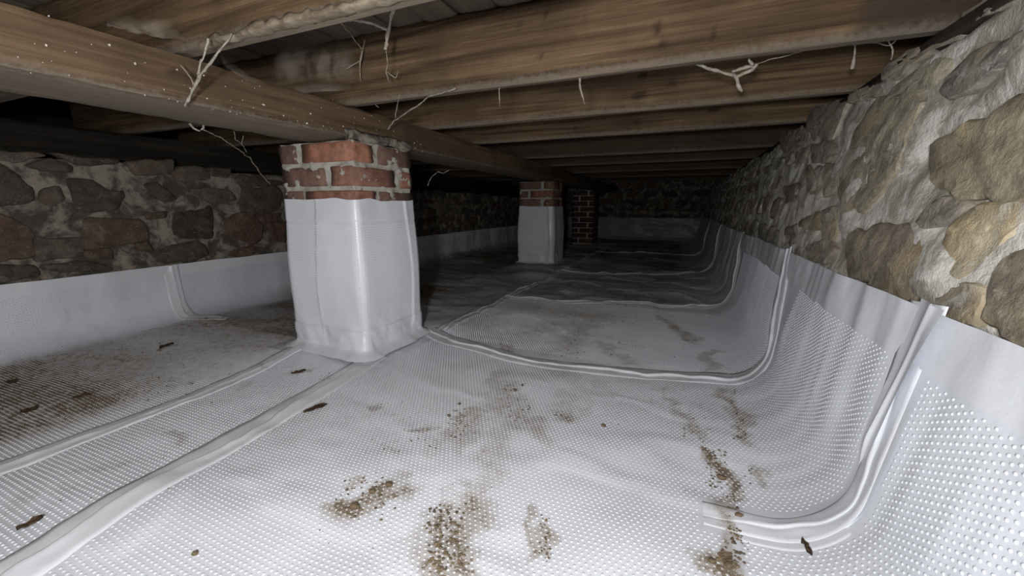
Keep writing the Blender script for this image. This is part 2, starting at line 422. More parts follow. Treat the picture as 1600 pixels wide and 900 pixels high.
def dimples(parent, patches, pitch, rad, hgt, off, top_margin=.086, lod=0, name='dimples'):
    S = []; Yv = []
    for (y0, y1, s0, s1, keep) in patches:
        ys = np.arange(math.ceil(y0 / pitch), math.floor(y1 / pitch) + 1) * pitch
        ss = np.arange(math.ceil(s0 / pitch), math.floor(s1 / pitch) + 1) * pitch
        ss = np.arange(math.ceil(s0 / (pitch * 1.2)), math.floor(s1 / (pitch * 1.2)) + 1) * pitch * 1.2
        A, B = np.meshgrid(ss, ys); A = A + (np.round(B / pitch) % 2) * pitch * .6; A = A.ravel(); B = B.ravel()
        m = keep(A, B); S.append(A[m]); Yv.append(B[m])
    S = np.concatenate(S); Yv = np.concatenate(Yv)
    m = (S < s_end_r(Yv) - top_margin) & (S > S_END_L + .05)
    for typ, fn, a, b, w in seams:
        if typ == 'h': m &= ~((S > a - .01) & (S < b) & (np.abs(Yv - fn(S)) < w + .004))
        else: m &= ~((Yv > a) & (Yv < b) & (np.abs(S - fn(Yv)) < w + .004))
    # smooth skirt around the first pier
    m &= ~((S > -1.47) & (S < -.93) & (Yv > .985) & (Yv < 1.48))
    S = S[m]; Yv = Yv[m]
    P = surf(S, Yv, (off + .0004) * np.ones_like(S)); N = base_normal(S, Yv)
    T = np.stack([N[:, 2], 0 * S, -N[:, 0]], -1); B = np.cross(N, T)
    prof = [(1.0, -.0004), (.66, hgt * .75)] if lod == 0 else [(1.0, -.0004)]
    n = 6 if lod == 0 else 5
    ring = []
    for r, h in prof:
        for k in range(n):
            a = 2 * math.pi * k / n
            ring.append((r * rad * math.cos(a), r * rad * math.sin(a), h))
    ring.append((0, 0, hgt)); ring = np.array(ring)
    V = P[:, None, :] + ring[None, :, 0:1] * T[:, None, :] + ring[None, :, 1:2] * B[:, None, :] + ring[None, :, 2:3] * N[:, None, :]
    f = []
    L = len(prof)
    for q in range(L - 1):
        for k in range(n):
            a, b = q * n + k, q * n + (k + 1) % n; c, d = a + n, b + n
            f += [(a, b, d), (a, d, c)]
    top = L * n
    for k in range(n): f.append(((L - 1) * n + k, (L - 1) * n + (k + 1) % n, top))
    f = np.array(f); nv = len(ring)
    Fc = (f[None] + (np.arange(len(S)) * nv)[:, None, None]).reshape(-1, 3)
    V = V.reshape(-1, 3)
    dr = dirt_at(V[::nv, 0], V[::nv, 1]) * sstep(.10, .02, V[::nv, 2])
    dr = np.repeat(dr * (.72 + .2 * sstep(1.3, 1.6, V[::nv, 1])), nv)
    o = mesh_obj(name, V, Fc, LINER, parent, attrs={'dirt': dr, 'wpos': V})
    o['kind'] = 'stuff'
    return o

def flange(parent, path, w, off, seed, hfold=.010, name='seam_flange', grow=0.0, fade=0.0):
    """smooth welded lap: flat margins and one rolled fold, swept along a path in sheet space"""
    path = np.asarray(path, float)
    seg = np.hypot(*np.diff(path, axis=0).T); L = np.concatenate([[0], np.cumsum(seg)])
    n = max(12, int(L[-1] / .008)); t = np.linspace(0, L[-1], n)
    c = np.stack([np.interp(t, L, path[:, 0]), np.interp(t, L, path[:, 1])], -1)
    for _ in range(6): c[1:-1] = (c[:-2] + 2 * c[1:-1] + c[2:]) / 4
    tg = np.gradient(c, axis=0); tg /= np.linalg.norm(tg, axis=1, keepdims=True)
    pr = np.stack([-tg[:, 1], tg[:, 0]], -1)
    q = np.array([-1, -.98, -.7, -.42, -.2, -.13, -.10, -.04, .05, .16, .3, .5, .75, .98, 1.0])
    h0 = np.array([-.002, .0006, .0012, .0015, .001, .0004, .60, .95, 1.0, .80, .5, .25, .10, .0006, -.002])
    isf = (h0 > .05)
    T = t[:, None]; Q = q[None, :]
    amp = hfold * (.8 + .6 * fbm(T / .09, seed, 0.5, 2))
    if fade: amp = amp * sstep(0, fade, T)
    H = np.where(isf[None, :], h0[None, :] * amp + .0012, h0[None, :])
    H = H + .0016 * fbm(T / .05, Q * 1.3 + seed, 2, 2) * (np.abs(Q) < .9)
    W = w * (1 + .10 * vnoise(T / .2, seed + 3, 0)) * (1 + grow * (T / L[-1]) ** 2)
    off_c = w * .34 * fbm(T / .12, seed + 8.0, 0, 3)
    D = Q * W + off_c * (1 - np.abs(Q))
    S = c[:, 0:1] + D * pr[:, 0:1]; Yy = c[:, 1:2] + D * pr[:, 1:2]
    P = base_surf(S, Yy) + base_normal(S, Yy) * (relief(S, Yy) + off + H)[..., None]
    V = P.reshape(-1, 3)
    d = dirt_at(V[:, 0], V[:, 1]) * sstep(.10, .02, V[:, 2]) * .8
    o = mesh_obj(name, V, grid_faces(n, len(q)), FLANGE, parent, attrs={'dirt': d, 'wpos': V})
    return o

# ------------------------------------------------------------------ the ground under everything
g = mesh_obj('floor', [(-4.2, -1.2, -.06), (1.2, -1.2, -.06), (1.2, 7.6, -.06), (-4.2, 7.6, -.06)], [(0, 1, 2, 3)], SOIL)
g['kind'] = 'structure'

sF = sheet('floor_liner_sheet', 'bright foreground sheet of dimpled white liner with scattered dirt, turned up the right wall',
           [(-.5, .72, xl1, lambda y: y * 0 + .13, 190, 180), (.70, 1.38, xl1, s_end_r, 130, 300)], .0016, LINER)
sR1 = sheet('floor_liner_sheet', 'nearest liner sheet on the right wall with large clear dimples, at the bottom right corner',
            [(-.5, .76, lambda y: y * 0 + .08, s_end_r, 130, 90)], .0, LINER)
sC = sheet('floor_liner_sheet', 'narrow liner strip running between two seams from the front of the near pier',
           [(-.5, 1.12, xl2, xl1, 230, 70)], .0008, LINER)
sL = sheet('floor_liner_sheet', 'dirty grey liner sheet on the left, turned up the dark stone wall in the foreground',
           [(-.5, 1.13, lambda y: y * 0 + S_END_L, xl2, 230, 210)], .0, LINER)
sL2 = sheet('floor_liner_sheet', 'dim liner sheet behind the near pier along the dark left wall',
            [(1.10, 7.0, lambda y: y * 0 + S_END_L, lambda y: y * 0 - .97, 330, 110)], .0004, LINER_FAR)
sR3 = sheet('floor_liner_sheet', 'muddy middle liner sheet right of the near pier, between two crosswise seams',
            [(1.26, 2.55, lambda y: y * 0 - 1.0, s_end_r, 210, 250)], .0, LINER)
sR4 = sheet('floor_liner_sheet', 'shadowed liner sheet with brown mud in front of the far wrapped pier',
            [(2.2, 3.75, lambda y: y * 0 - 1.0, s_end_r, 120, 140)], .0008, LINER_FAR)
sR5 = sheet('floor_liner_sheet', 'darkest liner sheet at the far end, reaching the back wall',
            [(3.3, 7.0, lambda y: y * 0 - 1.0, s_end_r, 150, 120)], .0002, LINER_FAR)

PIT = .0090
dimples(sF, [(.12, .715, -1.05, .10, lambda s, y: s > xl1(y)), (.72, 1.36, -1.05, .72, lambda s, y: (s > xl1(y)) & (y < yB(s)))], PIT, .0027, .0010, .0016)
dimples(sR1, [(-.05, .72, .11, .72, lambda s, y: y < yA(s))], PIT, .0027, .0010, .0)
dimples(sC, [(.10, 1.0, -1.4, -.85, lambda s, y: (s > xl2(y)) & (s < xl1(y)))], PIT, .0027, .0014, .0008)
dimples(sL, [(.0, 1.12, -2.5, -1.28, lambda s, y: s < xl2(y))], PIT, .0027, .0016, .0)
dimples(sR3, [(1.27, 2.4, -.96, .72, lambda s, y: (y > yB(s)) & (y < yC(s)))], PIT, .0028, .0018, .0)

def hpath(fn, s0, s1): 
    ss = np.linspace(s0, s1, 60); return np.stack([ss, fn(ss)], -1)
TOPS = lambda fn: float(s_end_r(fn(np.array([.66])))[0])
flange(sF, hpath(yA, .075, TOPS(yA) + .010), .030, .0014, 3.1, .0040, grow=.7, fade=.16)
flange(sF, hpath(yB, -1.02, TOPS(yB) + .006), .043, .002, 7.7, .0065)
flange(sR3, hpath(yC, -.97, TOPS(yC)), .03, .002, 12.4, .007)
flange(sR4, hpath(yD, -.97, TOPS(yD)), .034, .002, 16.2, .008)
flange(sR5, hpath(yE, -.97, TOPS(yE)), .034, .002, 19.2, .008)
flange(sC, L1[::-1], .046, .002, 23.5, .0062)
flange(sL, L2[::-1], .036, .002, 29.5, .006)
flange(sL2, [(-.955, 1.44), (-.97, 1.8), (-.985, 2.2), (-.93, 3.0), (-.93, 5.0), (-.93, 6.9)], .035, .002, 33.3, .007)
flange(sL2, [(-2.02, 1.19), (-2.12, 1.14), (-2.2, 1.115), (-2.3, 1.11), (S_END_L, 1.107)], .036, .002, 37.3, .008)
# smooth top bands of the wall liner (a doubled hem along the stones)
def band(parent, y0, y1, side, ny, seed):
    yy = np.linspace(y0, y1, ny); q = np.linspace(0, 1, 9)
    Yg = np.repeat(yy[:, None], 9, 1)
    if side == 'r': S = s_end_r(Yg) - .080 + .082 * q[None, :]
    else: S = S_END_L + .05 - .052 * q[None, :]
    H = .0022 + .0026 * (fbm(Yg / .06, q[None, :] + seed, 3, 2)) * q[None, :] + .003 * q[None, :]
    P = base_surf(S, Yg) + base_normal(S, Yg) * (relief(S, Yg) + H)[..., None]
    P[:, -1, 2] += .004 * vnoise(yy / .12, seed, 1.5)
    V = P.reshape(-1, 3)
    f = grid_faces(ny, 9); 
    return mesh_obj('top_hem', V, f if side == 'l' else f[:, ::-1], FLANGE, parent, attrs={'dirt': np.zeros(len(V)), 'wpos': V})
band(sR1, -.5, .76, 'r', 120, 1.0); band(sF, .77, 1.58, 'r', 120, 2.0); band(sR3, 1.60, 2.6, 'r', 110, 3.0); band(sR4, 2.62, 3.8, 'r', 90, 4.0); band(sR5, 3.8, 7.0, 'r', 120, 5.0)
band(sL, -.5, 1.10, 'l', 120, 6.0); band(sL2, 1.11, 7.0, 'l', 160, 7.0)
# the free corner of the foreground sheet, lapped over its neighbour and standing off the wall
ny, nq = 26, 30
a = np.linspace(0, 1, ny)[:, None]; b = np.linspace(0, 1, nq)[None, :]
Sg = .34 + (float(s_end_r(.77)) + .014 - .34) * b + 0 * a
Yg = .79 - (.030 + .066 * b ** 1.2) * a
Hg = -.002 + sstep(0, .3, b) * (.007 + a * (.002 + .012 * b) + .003 * np.sin(b * 5 + a * 4) * a + .005 * np.exp(-((a - .4 - .25 * b) / .10) ** 2))
Pf = base_surf(Sg, Yg) + base_normal(Sg, Yg) * (relief(Sg, Yg) + Hg)[..., None]
V = Pf.reshape(-1, 3)
mesh_obj('loose_flap', V, grid_faces(ny, nq), FLANGE, sF, attrs={'dirt': np.zeros(len(V)), 'wpos': V})
# smooth patch welded over the cove below it
ny, nq = 24, 40
a = np.linspace(-1, 1, ny)[:, None]; b = np.linspace(0, 1, nq)[None, :]
Sg = .05 + .27 * b + 0 * a; Yg = yA(Sg) - .004 + a * .044 * (.35 + .65 * np.sqrt(np.clip(b * 4, 0, 1)))
Hg = .0014 + .0004 * fbm(Sg / .1, Yg / .014 + 4, 0, 2) * (1 - a ** 2) - .004 * (np.abs(a) > .99) - .004 * (b < .01) - .002 * (b > .9)
Pf = base_surf(Sg, Yg) + base_normal(Sg, Yg) * (relief(Sg, Yg) + Hg)[..., None]
V = Pf.reshape(-1, 3)
mesh_obj('corner_patch', V, grid_faces(ny, nq)[:, ::-1], FLANGE, sF, attrs={'dirt': dirt_at(V[:, 0], V[:, 1]) * .4, 'wpos': V})

# ------------------------------------------------------------------ rubble walls: each stone a child of its wall
def poly_stone(poly, to3, depth, seed, nseg=26, rings=(1.0, .965, .88, .5, .2), rough=.006):
    """poly in wall coordinates (a, b); to3(a, b, proud) gives world points"""
    P = np.asarray(poly, float)
    cpt = P.mean(0)
    d = np.roll(P, -1, 0) - P; L = np.concatenate([[0], np.cumsum(np.hypot(d[:, 0], d[:, 1]))])
    t = np.linspace(0, L[-1], nseg, endpoint=False)
    Q = np.concatenate([P, P[:1]])
    e = np.stack([np.interp(t, L, Q[:, 0]), np.interp(t, L, Q[:, 1])], -1)
    for _ in range(1): e = (np.roll(e, 1, 0) + 2 * e + np.roll(e, -1, 0)) / 4
    size = math.sqrt(abs(0.5 * np.sum(P[:, 0] * np.roll(P[:, 1], -1) - np.roll(P[:, 0], -1) * P[:, 1])))
    e = e + (.075 * size) * np.stack([fbm(e[:, 0] / .05, e[:, 1] / .05, seed, 2), fbm(e[:, 0] / .05 + 7, e[:, 1] / .05, seed, 2)], -1)
    prof = {1.0: -.03, .965: .60, .88: .92, .5: .98, .2: 1.0}
    V = []; 
    tilt = (vnoise(seed, 1.5, .5), vnoise(seed, 4.5, .5))
    for r in rings:
        p = cpt + (e - cpt) * r
        h = depth * prof[r]
        if r < 1:
            h = h + rough * fbm(p[:, 0] / .035, p[:, 1] / .035, seed, 3) + .05 * (tilt[0] * (p[:, 0] - cpt[0]) + tilt[1] * (p[:, 1] - cpt[1]))
        else: h = np.full(nseg, -.03)
        V.append(to3(p[:, 0], p[:, 1], h))
    V.append(to3(cpt[None, 0], cpt[None, 1], np.array([depth + rough * vnoise(seed, 2.2, 9.1)])))
    V = np.concatenate(V)
    f = []
    n = nseg
    for k in range(len(rings) - 1):
        for j in range(n):
            a_, b_ = k * n + j, k * n + (j + 1) % n
            f.append((a_, b_, b_ + n, a_ + n))
    last = (len(rings) - 1) * n
    for j in range(n): f.append((last + j, last + (j + 1) % n, len(rings) * n))
    return V, f
def pip(poly, x, y):
    P = np.asarray(poly); inside = False; j = len(P) - 1
    for i in range(len(P)):
        if (P[i, 1] > y) != (P[j, 1] > y) and x < (P[j, 0] - P[i, 0]) * (y - P[i, 1]) / (P[j, 1] - P[i, 1]) + P[i, 0]: inside = not inside
        j = i
    return inside
def fill_stones(a0, a1, b0, b1fn, traced, lmin, lmax, hmin, hmax, seed, gap=.016):
    r = random.Random(seed); out = []
    b = b0
    while b < b1fn(a0) + .05:
        h = r.uniform(hmin, hmax); a = a0 - r.uniform(0, lmax)
        while a < a1:
            L = r.uniform(lmin, lmax) * (1 + .35 * (h - hmin) / hmax); hh = h * r.uniform(.78, 1.06); bb = b + r.uniform(-.2, .2) * h * .5
            ca, cb = a + L / 2, bb + hh / 2
            n = 9; sx, sy = L / 2 - gap / 2, hh / 2 - gap / 2
            poly = []
            for k in range(n):
                th = 2 * math.pi * (k + r.uniform(-.25, .25)) / n
                c, s = math.cos(th), math.sin(th); p = r.uniform(3.0, 5.5)
                rr = (abs(c) ** p + abs(s) ** p) ** (-1 / p) * r.uniform(.86, 1.03)
                poly.append((ca + sx * rr * c, cb + sy * rr * s))
            ok = all(y_ < b1fn(x_) + .02 for x_, y_ in poly)
            tst = poly + [(ca, cb)] + [((x_ + ca) / 2, (y_ + cb) / 2) for x_, y_ in poly]
            for tp in traced:
                if not ok: break
                if any(pip(tp, x_, y_) for x_, y_ in tst) or any(pip(poly, x_, y_) for x_, y_ in tp): ok = False
            if ok: out.append(poly)
            a += L
        b += h
    return out
def shrink(poly, f):
    P = np.asarray(poly, float); c = P.mean(0); return (c + (P - c) * f).tolist()

# right wall ---------------------------------------------------------------
OFF_R = .030
def to3_r(a, b, h):
    a = np.asarray(a, float); b = np.asarray(b, float)
    x = foot_r(a) + SL * b + OFF_R - np.asarray(h)
    return np.stack(np.broadcast_arrays(x, a, b), -1)
def px_r(px, py):           # pixel -> wall coordinates (y, z) on the battered face
    r = ray(px, py)
    y = 1.0
    for _ in range(12):
        # x = foot + SL*z + OFF - .012
        c0 = float(foot_r(y)) + OFF_R - .012 + SL * CAM[2]
        t = c0 / (r[0] - SL * r[2]); y = t * r[1]
    return (y, CAM[2] + t * r[2])
def top_r(y): return .845 + .02 * float(vnoise(y / .18, 3.0, .5))
RSTONES = [
 ([(1494,47),(1500,20),(1530,4),(1580,-14),(1615,-20),(1600,8),(1560,18),(1520,38)], (.37,.345,.30)),
 ([(1380,125),(1387,103),(1430,73),(1492,50),(1482,64),(1434,92),(1407,120)], (.34,.315,.27)),
 ([(1400,136),(1440,102),(1477,88),(1482,100),(1462,127),(1434,143),(1380,158)], (.42,.39,.31)),
 ([(1468,140),(1497,100),(1514,82),(1590,48),(1596,55),(1582,88),(1530,117),(1516,136),(1482,153)], (.26,.25,.225)),
 ([(1324,233),(1334,200),(1367,163),(1430,147),(1437,160),(1427,187),(1418,200),(1407,227),(1408,257),(1375,290),(1345,328),(1310,325),(1307,290),(1312,255)], (.36,.325,.255)),
 ([(1456,217),(1494,205),(1534,185),(1546,172),(1610,146),(1625,300),(1560,305),(1500,313),(1462,293),(1444,262)], (.36,.32,.24)),
 ([(1324,147),(1367,133),(1374,150),(1350,160),(1324,161)], (.36,.335,.29)),
 ([(1264,182),(1270,170),(1322,161),(1307,187),(1300,207),(1297,217),(1266,221),(1260,200)], (.29,.265,.23)),
 ([(1219,210),(1258,199),(1256,220),(1230,238),(1219,227)], (.27,.245,.215)),
 ([(1320,383),(1330,357),(1350,360),(1367,349),(1410,350),(1438,367),(1446,397),(1436,417),(1448,452),(1420,470),(1380,455),(1320,422)], (.31,.275,.22)),
 ([(1450,323),(1467,307),(1500,312),(1503,322),(1492,340),(1470,351),(1440,358),(1432,350)], (.33,.305,.265)),
 ([(1467,383),(1500,345),(1516,323),(1587,315),(1600,337),(1567,362),(1540,385),(1525,417),(1494,427),(1467,410)], (.46,.41,.31)),
 ([(1625,372),(1569,392),(1560,405),(1547,450),(1537,507),(1567,530),(1630,560)], (.29,.26,.21)),
 ([(1458,463),(1497,440),(1532,440),(1538,455),(1526,512),(1490,505)], (.40,.355,.28)),
 ([(1247,350),(1254,337),(1278,332),(1282,350),(1266,362)], (.28,.26,.19)),
 ([(1228,356),(1242,350),(1240,380),(1230,384)], (.24,.21,.18)),
 ([(1282,330),(1300,322),(1306,345),(1300,378),(1284,372)], (.31,.29,.25)),
 ([(1225,290),(1252,288),(1250,312),(1228,316)], (.22,.205,.17)),
 ([(1260,262),(1304,255),(1302,292),(1290,306),(1262,305)], (.34,.315,.25)),
 ([(1268,226),(1296,222),(1304,240),(1290,254),(1266,252)], (.31,.29,.25)),
 ([(1260,385),(1290,372),(1300,395),(1285,410),(1262,404)], (.31,.28,.24)),
]
wall_r = None
def wall_core(name, y0, y1, z0, topfn, to3, mat, nyv, nzv, amp, seed):
    yy = np.linspace(y0, y1, nyv); zz = np.linspace(0, 1, nzv)
    A = np.repeat(yy[:, None], nzv, 1); tp = np.array([topfn(v) for v in yy])[:, None]
    B = z0 + (tp - z0) * zz[None, :]
    H = .003 + amp * (fbm(A / .16, B / .11, seed, 2, .5) + .35 * fbm(A / .035, B / .03, seed + 3, 3, .5))
    lo = sstep(Z_TOP_R + .01, Z_TOP_R - .04, B) if to3 is to3_r else sstep(Z_TOP_L + .01, Z_TOP_L - .04, B)
    H = H - lo * .012
    V = to3(A, B, H).reshape(-1, 3)
    # top ledge back into the wall
    ed = to3(A[:, -1], B[:, -1] + .004, H[:, -1] - .25)
    n0 = len(V); V = np.concatenate([V, ed])
    f = grid_faces(nyv, nzv).tolist()
    for i in range(nyv - 1):
        f.append(((i + 1) * nzv + nzv - 1, i * nzv + nzv - 1, n0 + i, n0 + i + 1))
    o = mesh_obj(name, V, f, mat); o['kind'] = 'structure'; return o
wall_r = wall_core('wall_right', -.7, 7.2, -.05, top_r, to3_r, MORTAR_R, 620, 84, .0125, 2.0)
tr = [shrink([px_r(*p) for p in poly], 1.12) for poly, c in RSTONES]
k = 0
for poly, (pp, c) in zip(tr, RSTONES):
    V, f = poly_stone(poly, to3_r, .013, 3.3 + 1.7 * k, nseg=36); k += 1
    o = mesh_obj('stone', V, f, STONE_R, wall_r, sharp=38); o.color = (c[0] * 1.25, c[1] * 1.25, c[2] * 1.25, 1)
for poly in fill_stones(-.6, 7.1, .38, top_r, tr, .11, .30, .065, .14, 5, .010):
    V, f = poly_stone(poly, to3_r, random.uniform(.008, .016), 3.3 + 1.7 * k, nseg=20, rings=(1.0, .965, .88, .5)); k += 1
    o = mesh_obj('stone', V, f, STONE_R, wall_r, sharp=38)
    s = random.uniform(.8, 1.25); w = random.uniform(-.02, .03)
    o.color = ((.345 + w) * s, .318 * s, (.268 - w) * s, 1)

# left wall ----------------------------------------------------------------
OFF_L = .028
def to3_l(a, b, h):
    a = np.asarray(a, float); b = np.asarray(b, float)
    x = XL - OFF_L + np.asarray(h) + 0 * a
    return np.stack(np.broadcast_arrays(x, a, b), -1)
def px_l(px, py):
    p = at_x(px, py, XL - OFF_L + .012); return (p[1], p[2])
def top_l(y): return .735 - .012 * max(0, y - .6) + .022 * float(vnoise(y / .16, 8.0, .5))
LSTONES = [
 ([(-20,255),(20,267),(53,297),(50,313),(-20,322)], 0), ([(37,257),(80,247),(117,260),(113,270),(73,267)], 0), ([(107,280),(147,280),(167,297),(193,300),(200,310),(180,327),(160,332),(123,327),(117,300)], 0),
 ([(200,253),(270,250),(270,270),(240,275),(213,272)], 1), ([(227,290),(247,287),(277,310),(260,315),(240,307)], 0), ([(130,343),(220,342),(233,373),(193,383),(133,387)], 2),
 ([(273,333),(330,323),(333,370),(287,372),(273,363)], 3), ([(350,347),(367,335),(397,333),(408,350),(407,380),(387,380),(353,363)], 4), ([(377,297),(433,293),(443,310),(433,333),(383,333)], 0),
 ([(283,260),(320,263),(327,277),(287,287),(270,273)], 1), ([(300,293),(360,297),(367,313),(333,318),(303,307)], 1), ([(327,263),(360,263),(357,277),(330,275)], 0),
 ([(-20,333),(27,343),(53,367),(53,400),(-20,409)], 2), ([(57,373),(130,373),(131,400),(57,407)], 1), ([(67,413),(127,407),(170,413),(180,423),(133,425),(67,423)], 0),
 ([(213,380),(233,377),(240,393),(213,390)], 2), ([(253,390),(303,377),(323,383),(323,400),(300,408),(257,410)], 0), ([(63,297),(90,290),(103,310),(87,323),(60,317)], 1),
 ([(-20,417),(50,413),(60,430),(-20,446)], 0), ([(420,350),(447,347),(447,380),(427,377)], 4), ([(227,333),(263,330),(260,340),(230,343)], 2),
 ([(400,337),(440,333),(433,346),(411,349)], 4), ([(373,272),(440,284),(440,290),(376,293)], 0), ([(130,392),(172,388),(176,405),(134,404)], 2),
 ([(-20,236),(35,236),(70,243),(35,253),(-20,250)], 1), ([(85,238),(130,247),(190,250),(185,258),(125,258)], 0),
]
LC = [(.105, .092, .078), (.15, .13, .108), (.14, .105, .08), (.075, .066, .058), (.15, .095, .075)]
wall_l = wall_core('wall_left', -.7, 7.2, -.05, top_l, to3_l, MORTAR_L, 420, 60, .012, 5.0)
tl_ = [shrink([px_l(*p) for p in poly], 1.12) for poly, c in LSTONES]
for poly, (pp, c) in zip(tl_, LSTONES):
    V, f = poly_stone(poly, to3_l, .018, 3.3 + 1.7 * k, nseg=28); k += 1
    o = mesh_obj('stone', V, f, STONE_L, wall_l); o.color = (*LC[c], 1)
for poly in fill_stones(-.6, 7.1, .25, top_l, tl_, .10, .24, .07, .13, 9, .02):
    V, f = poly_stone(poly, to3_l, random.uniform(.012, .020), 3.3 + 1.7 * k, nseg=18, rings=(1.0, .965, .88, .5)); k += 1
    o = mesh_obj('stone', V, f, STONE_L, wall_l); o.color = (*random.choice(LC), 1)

# back wall ----------------------------------------------------------------
YB = 7.0
def to3_b(a, b, h):
    a = np.asarray(a, float); b = np.asarray(b, float)
    return np.stack(np.broadcast_arrays(a, YB - np.asarray(h) + 0 * a, b), -1)
def top_b(a): return .93
yy = np.linspace(-2.6, .6, 90); zz = np.linspace(-.05, .95, 34)
A, B = np.meshgrid(yy, zz, indexing='ij')
V = to3_b(A, B, .01 * fbm(A / .09, B / .07, 3, 3)).reshape(-1, 3)
wall_b = mesh_obj('wall_back', V, grid_faces(90, 34)[:, ::-1], MORTAR_L); wall_b['kind'] = 'structure'
for poly in fill_stones(-2.5, .5, .36, top_b, [], .14, .30, .08, .15, 21, .02):
    V, f = poly_stone(poly, to3_b, .02, 3.3 + 1.7 * k, nseg=14, rings=(1.0, .88, .5)); k += 1
    o = mesh_obj('stone', V, [q[::-1] for q in f], STONE_L, wall_b); o.color = (*random.choice(LC), 1)
# liner turned up the back wall
xs = np.linspace(-2.28, .30, 110); zz = np.linspace(0, .36, 26)
A, B = np.meshgrid(xs, zz, indexing='ij')
H = .035 + .012 * fbm(A / .25, B / .10, 4, 3) + .03 * sstep(.06, 0, B)
V = to3_b(A, B, H).reshape(-1, 3)
bl = mesh_obj('wall_liner_sheet', V, grid_faces(110, 26)[:, ::-1], LINER_BACK_DIM, attrs={'dirt': np.zeros(len(V)), 'wpos': V, 'sy': np.stack([A, B, A * 0], -1).reshape(-1, 3)})
tag(bl, 'wrinkled liner sheet turned up the back wall at the far end', 'membrane', 'sheets of the floor liner')

# ------------------------------------------------------------------ brick piers
def brick_mesh(x0, x1, y0, y1, z0, z1, seed):
    n = 5
    def side(a, b): return np.linspace(a, b, n)
    V = []; F = []
    # box with subdivided faces via ring sweep in z
    ring = [(x, y0) for x in side(x0, x1)] + [(x1, y) for y in side(y0, y1)[1:]] + [(x, y1) for x in side(x1, x0)[1:]] + [(x0, y) for y in side(y1, y0)[1:-1]]
    ring = np.array(ring); c = np.array([(x0 + x1) / 2, (y0 + y1) / 2])
    zs = [z0, z0 + .004, z0 + (z1 - z0) * .33, z0 + (z1 - z0) * .66, z1 - .004, z1]
    for i, z in enumerate(zs):
        ins = .0035 if i in (0, 5) else 0
        p = ring - np.sign(ring - c) * ins
        d = .0028 * fbm(p[:, 0] / .02, p[:, 1] / .02, z / .02 + seed, 2)
        V.append(np.stack([p[:, 0] + d, p[:, 1] + d, np.full(len(p), z) + .4 * d], -1))
    m = len(ring); V = np.concatenate(V)
    F = grid_faces(len(zs), m, wrap=True).tolist()
    F.append(tuple(range(m))[::-1]); F.append(tuple(range((len(zs) - 1) * m, len(zs) * m)))
    return V, F
BC = [(.29, .135, .095), (.245, .125, .09), (.21, .125, .095), (.185, .11, .085), (.34, .155, .10), (.20, .135, .105)]
def bricks(parent, x0, x1, y0, y1, zlist, zh, seed, far_dim=1.0):
    r = random.Random(seed)
    t = .102
    for ci, z in enumerate(zlist):
        j = .016
        z1 = z + zh
        if (ci + seed) % 2 == 0:    # header end, then stretcher to the front right corner; side: end, then stretcher
            sp = [(x0, x0 + .088, y0, y0 + .215, 3), (x0 + .088 + .028, x1, y0, y0 + t, 4 if ci == 0 else 0), (x1 - t, x1, y0 + t + j + .012, y1, 3), (x0, x1 - t - j, y1 - t, y1, 1)]
        else:
            sp = [(x0, x0 + .215, y0, y0 + t, 2), (x0 + .215 + .03, x1, y0, y0 + .215, 1), (x1 - .215, x1, y0 + .215 + .03, y1, 0), (x0, x1 - .215 - j, y1 - t, y1, 2), (x0, x0 + t, y0 + t + j, y1 - t - j, 2)]
        for (a, b, c, d, ccol) in sp:
            e = r.uniform(-.003, .003)
            V, F = brick_mesh(a, b, c + e, d, z, z1 + r.uniform(-.003, .002), r.uniform(0, 90))
            o = mesh_obj('brick', V, F, BRICK, parent)
            cc = BC[ccol] if ccol is not None else r.choice(BC); s = r.uniform(.85, 1.12) * far_dim
            o.color = (cc[0] * s, cc[1] * s, cc[2] * s, 1)
def mortar_core(parent, x0, x1, y0, y1, z0, z1, ins, seed, amp=.006):
    n = 40
    side = lambda a, b: np.linspace(a, b, n)[:-1]
    x0, x1, y0, y1 = x0 + ins, x1 - ins, y0 + ins, y1 - ins
    ring = np.array([(x, y0) for x in side(x0, x1)] + [(x1, y) for y in side(y0, y1)] + [(x, y1) for x in side(x1, x0)] + [(x0, y) for y in side(y1, y0)])
    nrm = np.array([(0, -1)] * (n - 1) + [(1, 0)] * (n - 1) + [(0, 1)] * (n - 1) + [(-1, 0)] * (n - 1))
    zs = np.linspace(z0, z1, max(12, int((z1 - z0) / .006)))
    V = []
    for z in zs:
        d = amp * fbm(ring[:, 0] / .045, ring[:, 1] / .045, z / .03 + seed, 4, .6)[:, None]
        V.append(np.concatenate([ring + nrm * d, np.full((len(ring), 1), z)], 1))
    V = np.concatenate(V); m = len(ring)
    F = grid_faces(len(zs), m, wrap=True).tolist(); F.append(tuple(range((len(zs) - 1) * m, len(zs) * m)))
    return mesh_obj('mortar', V, F, MORTAR_B, parent)

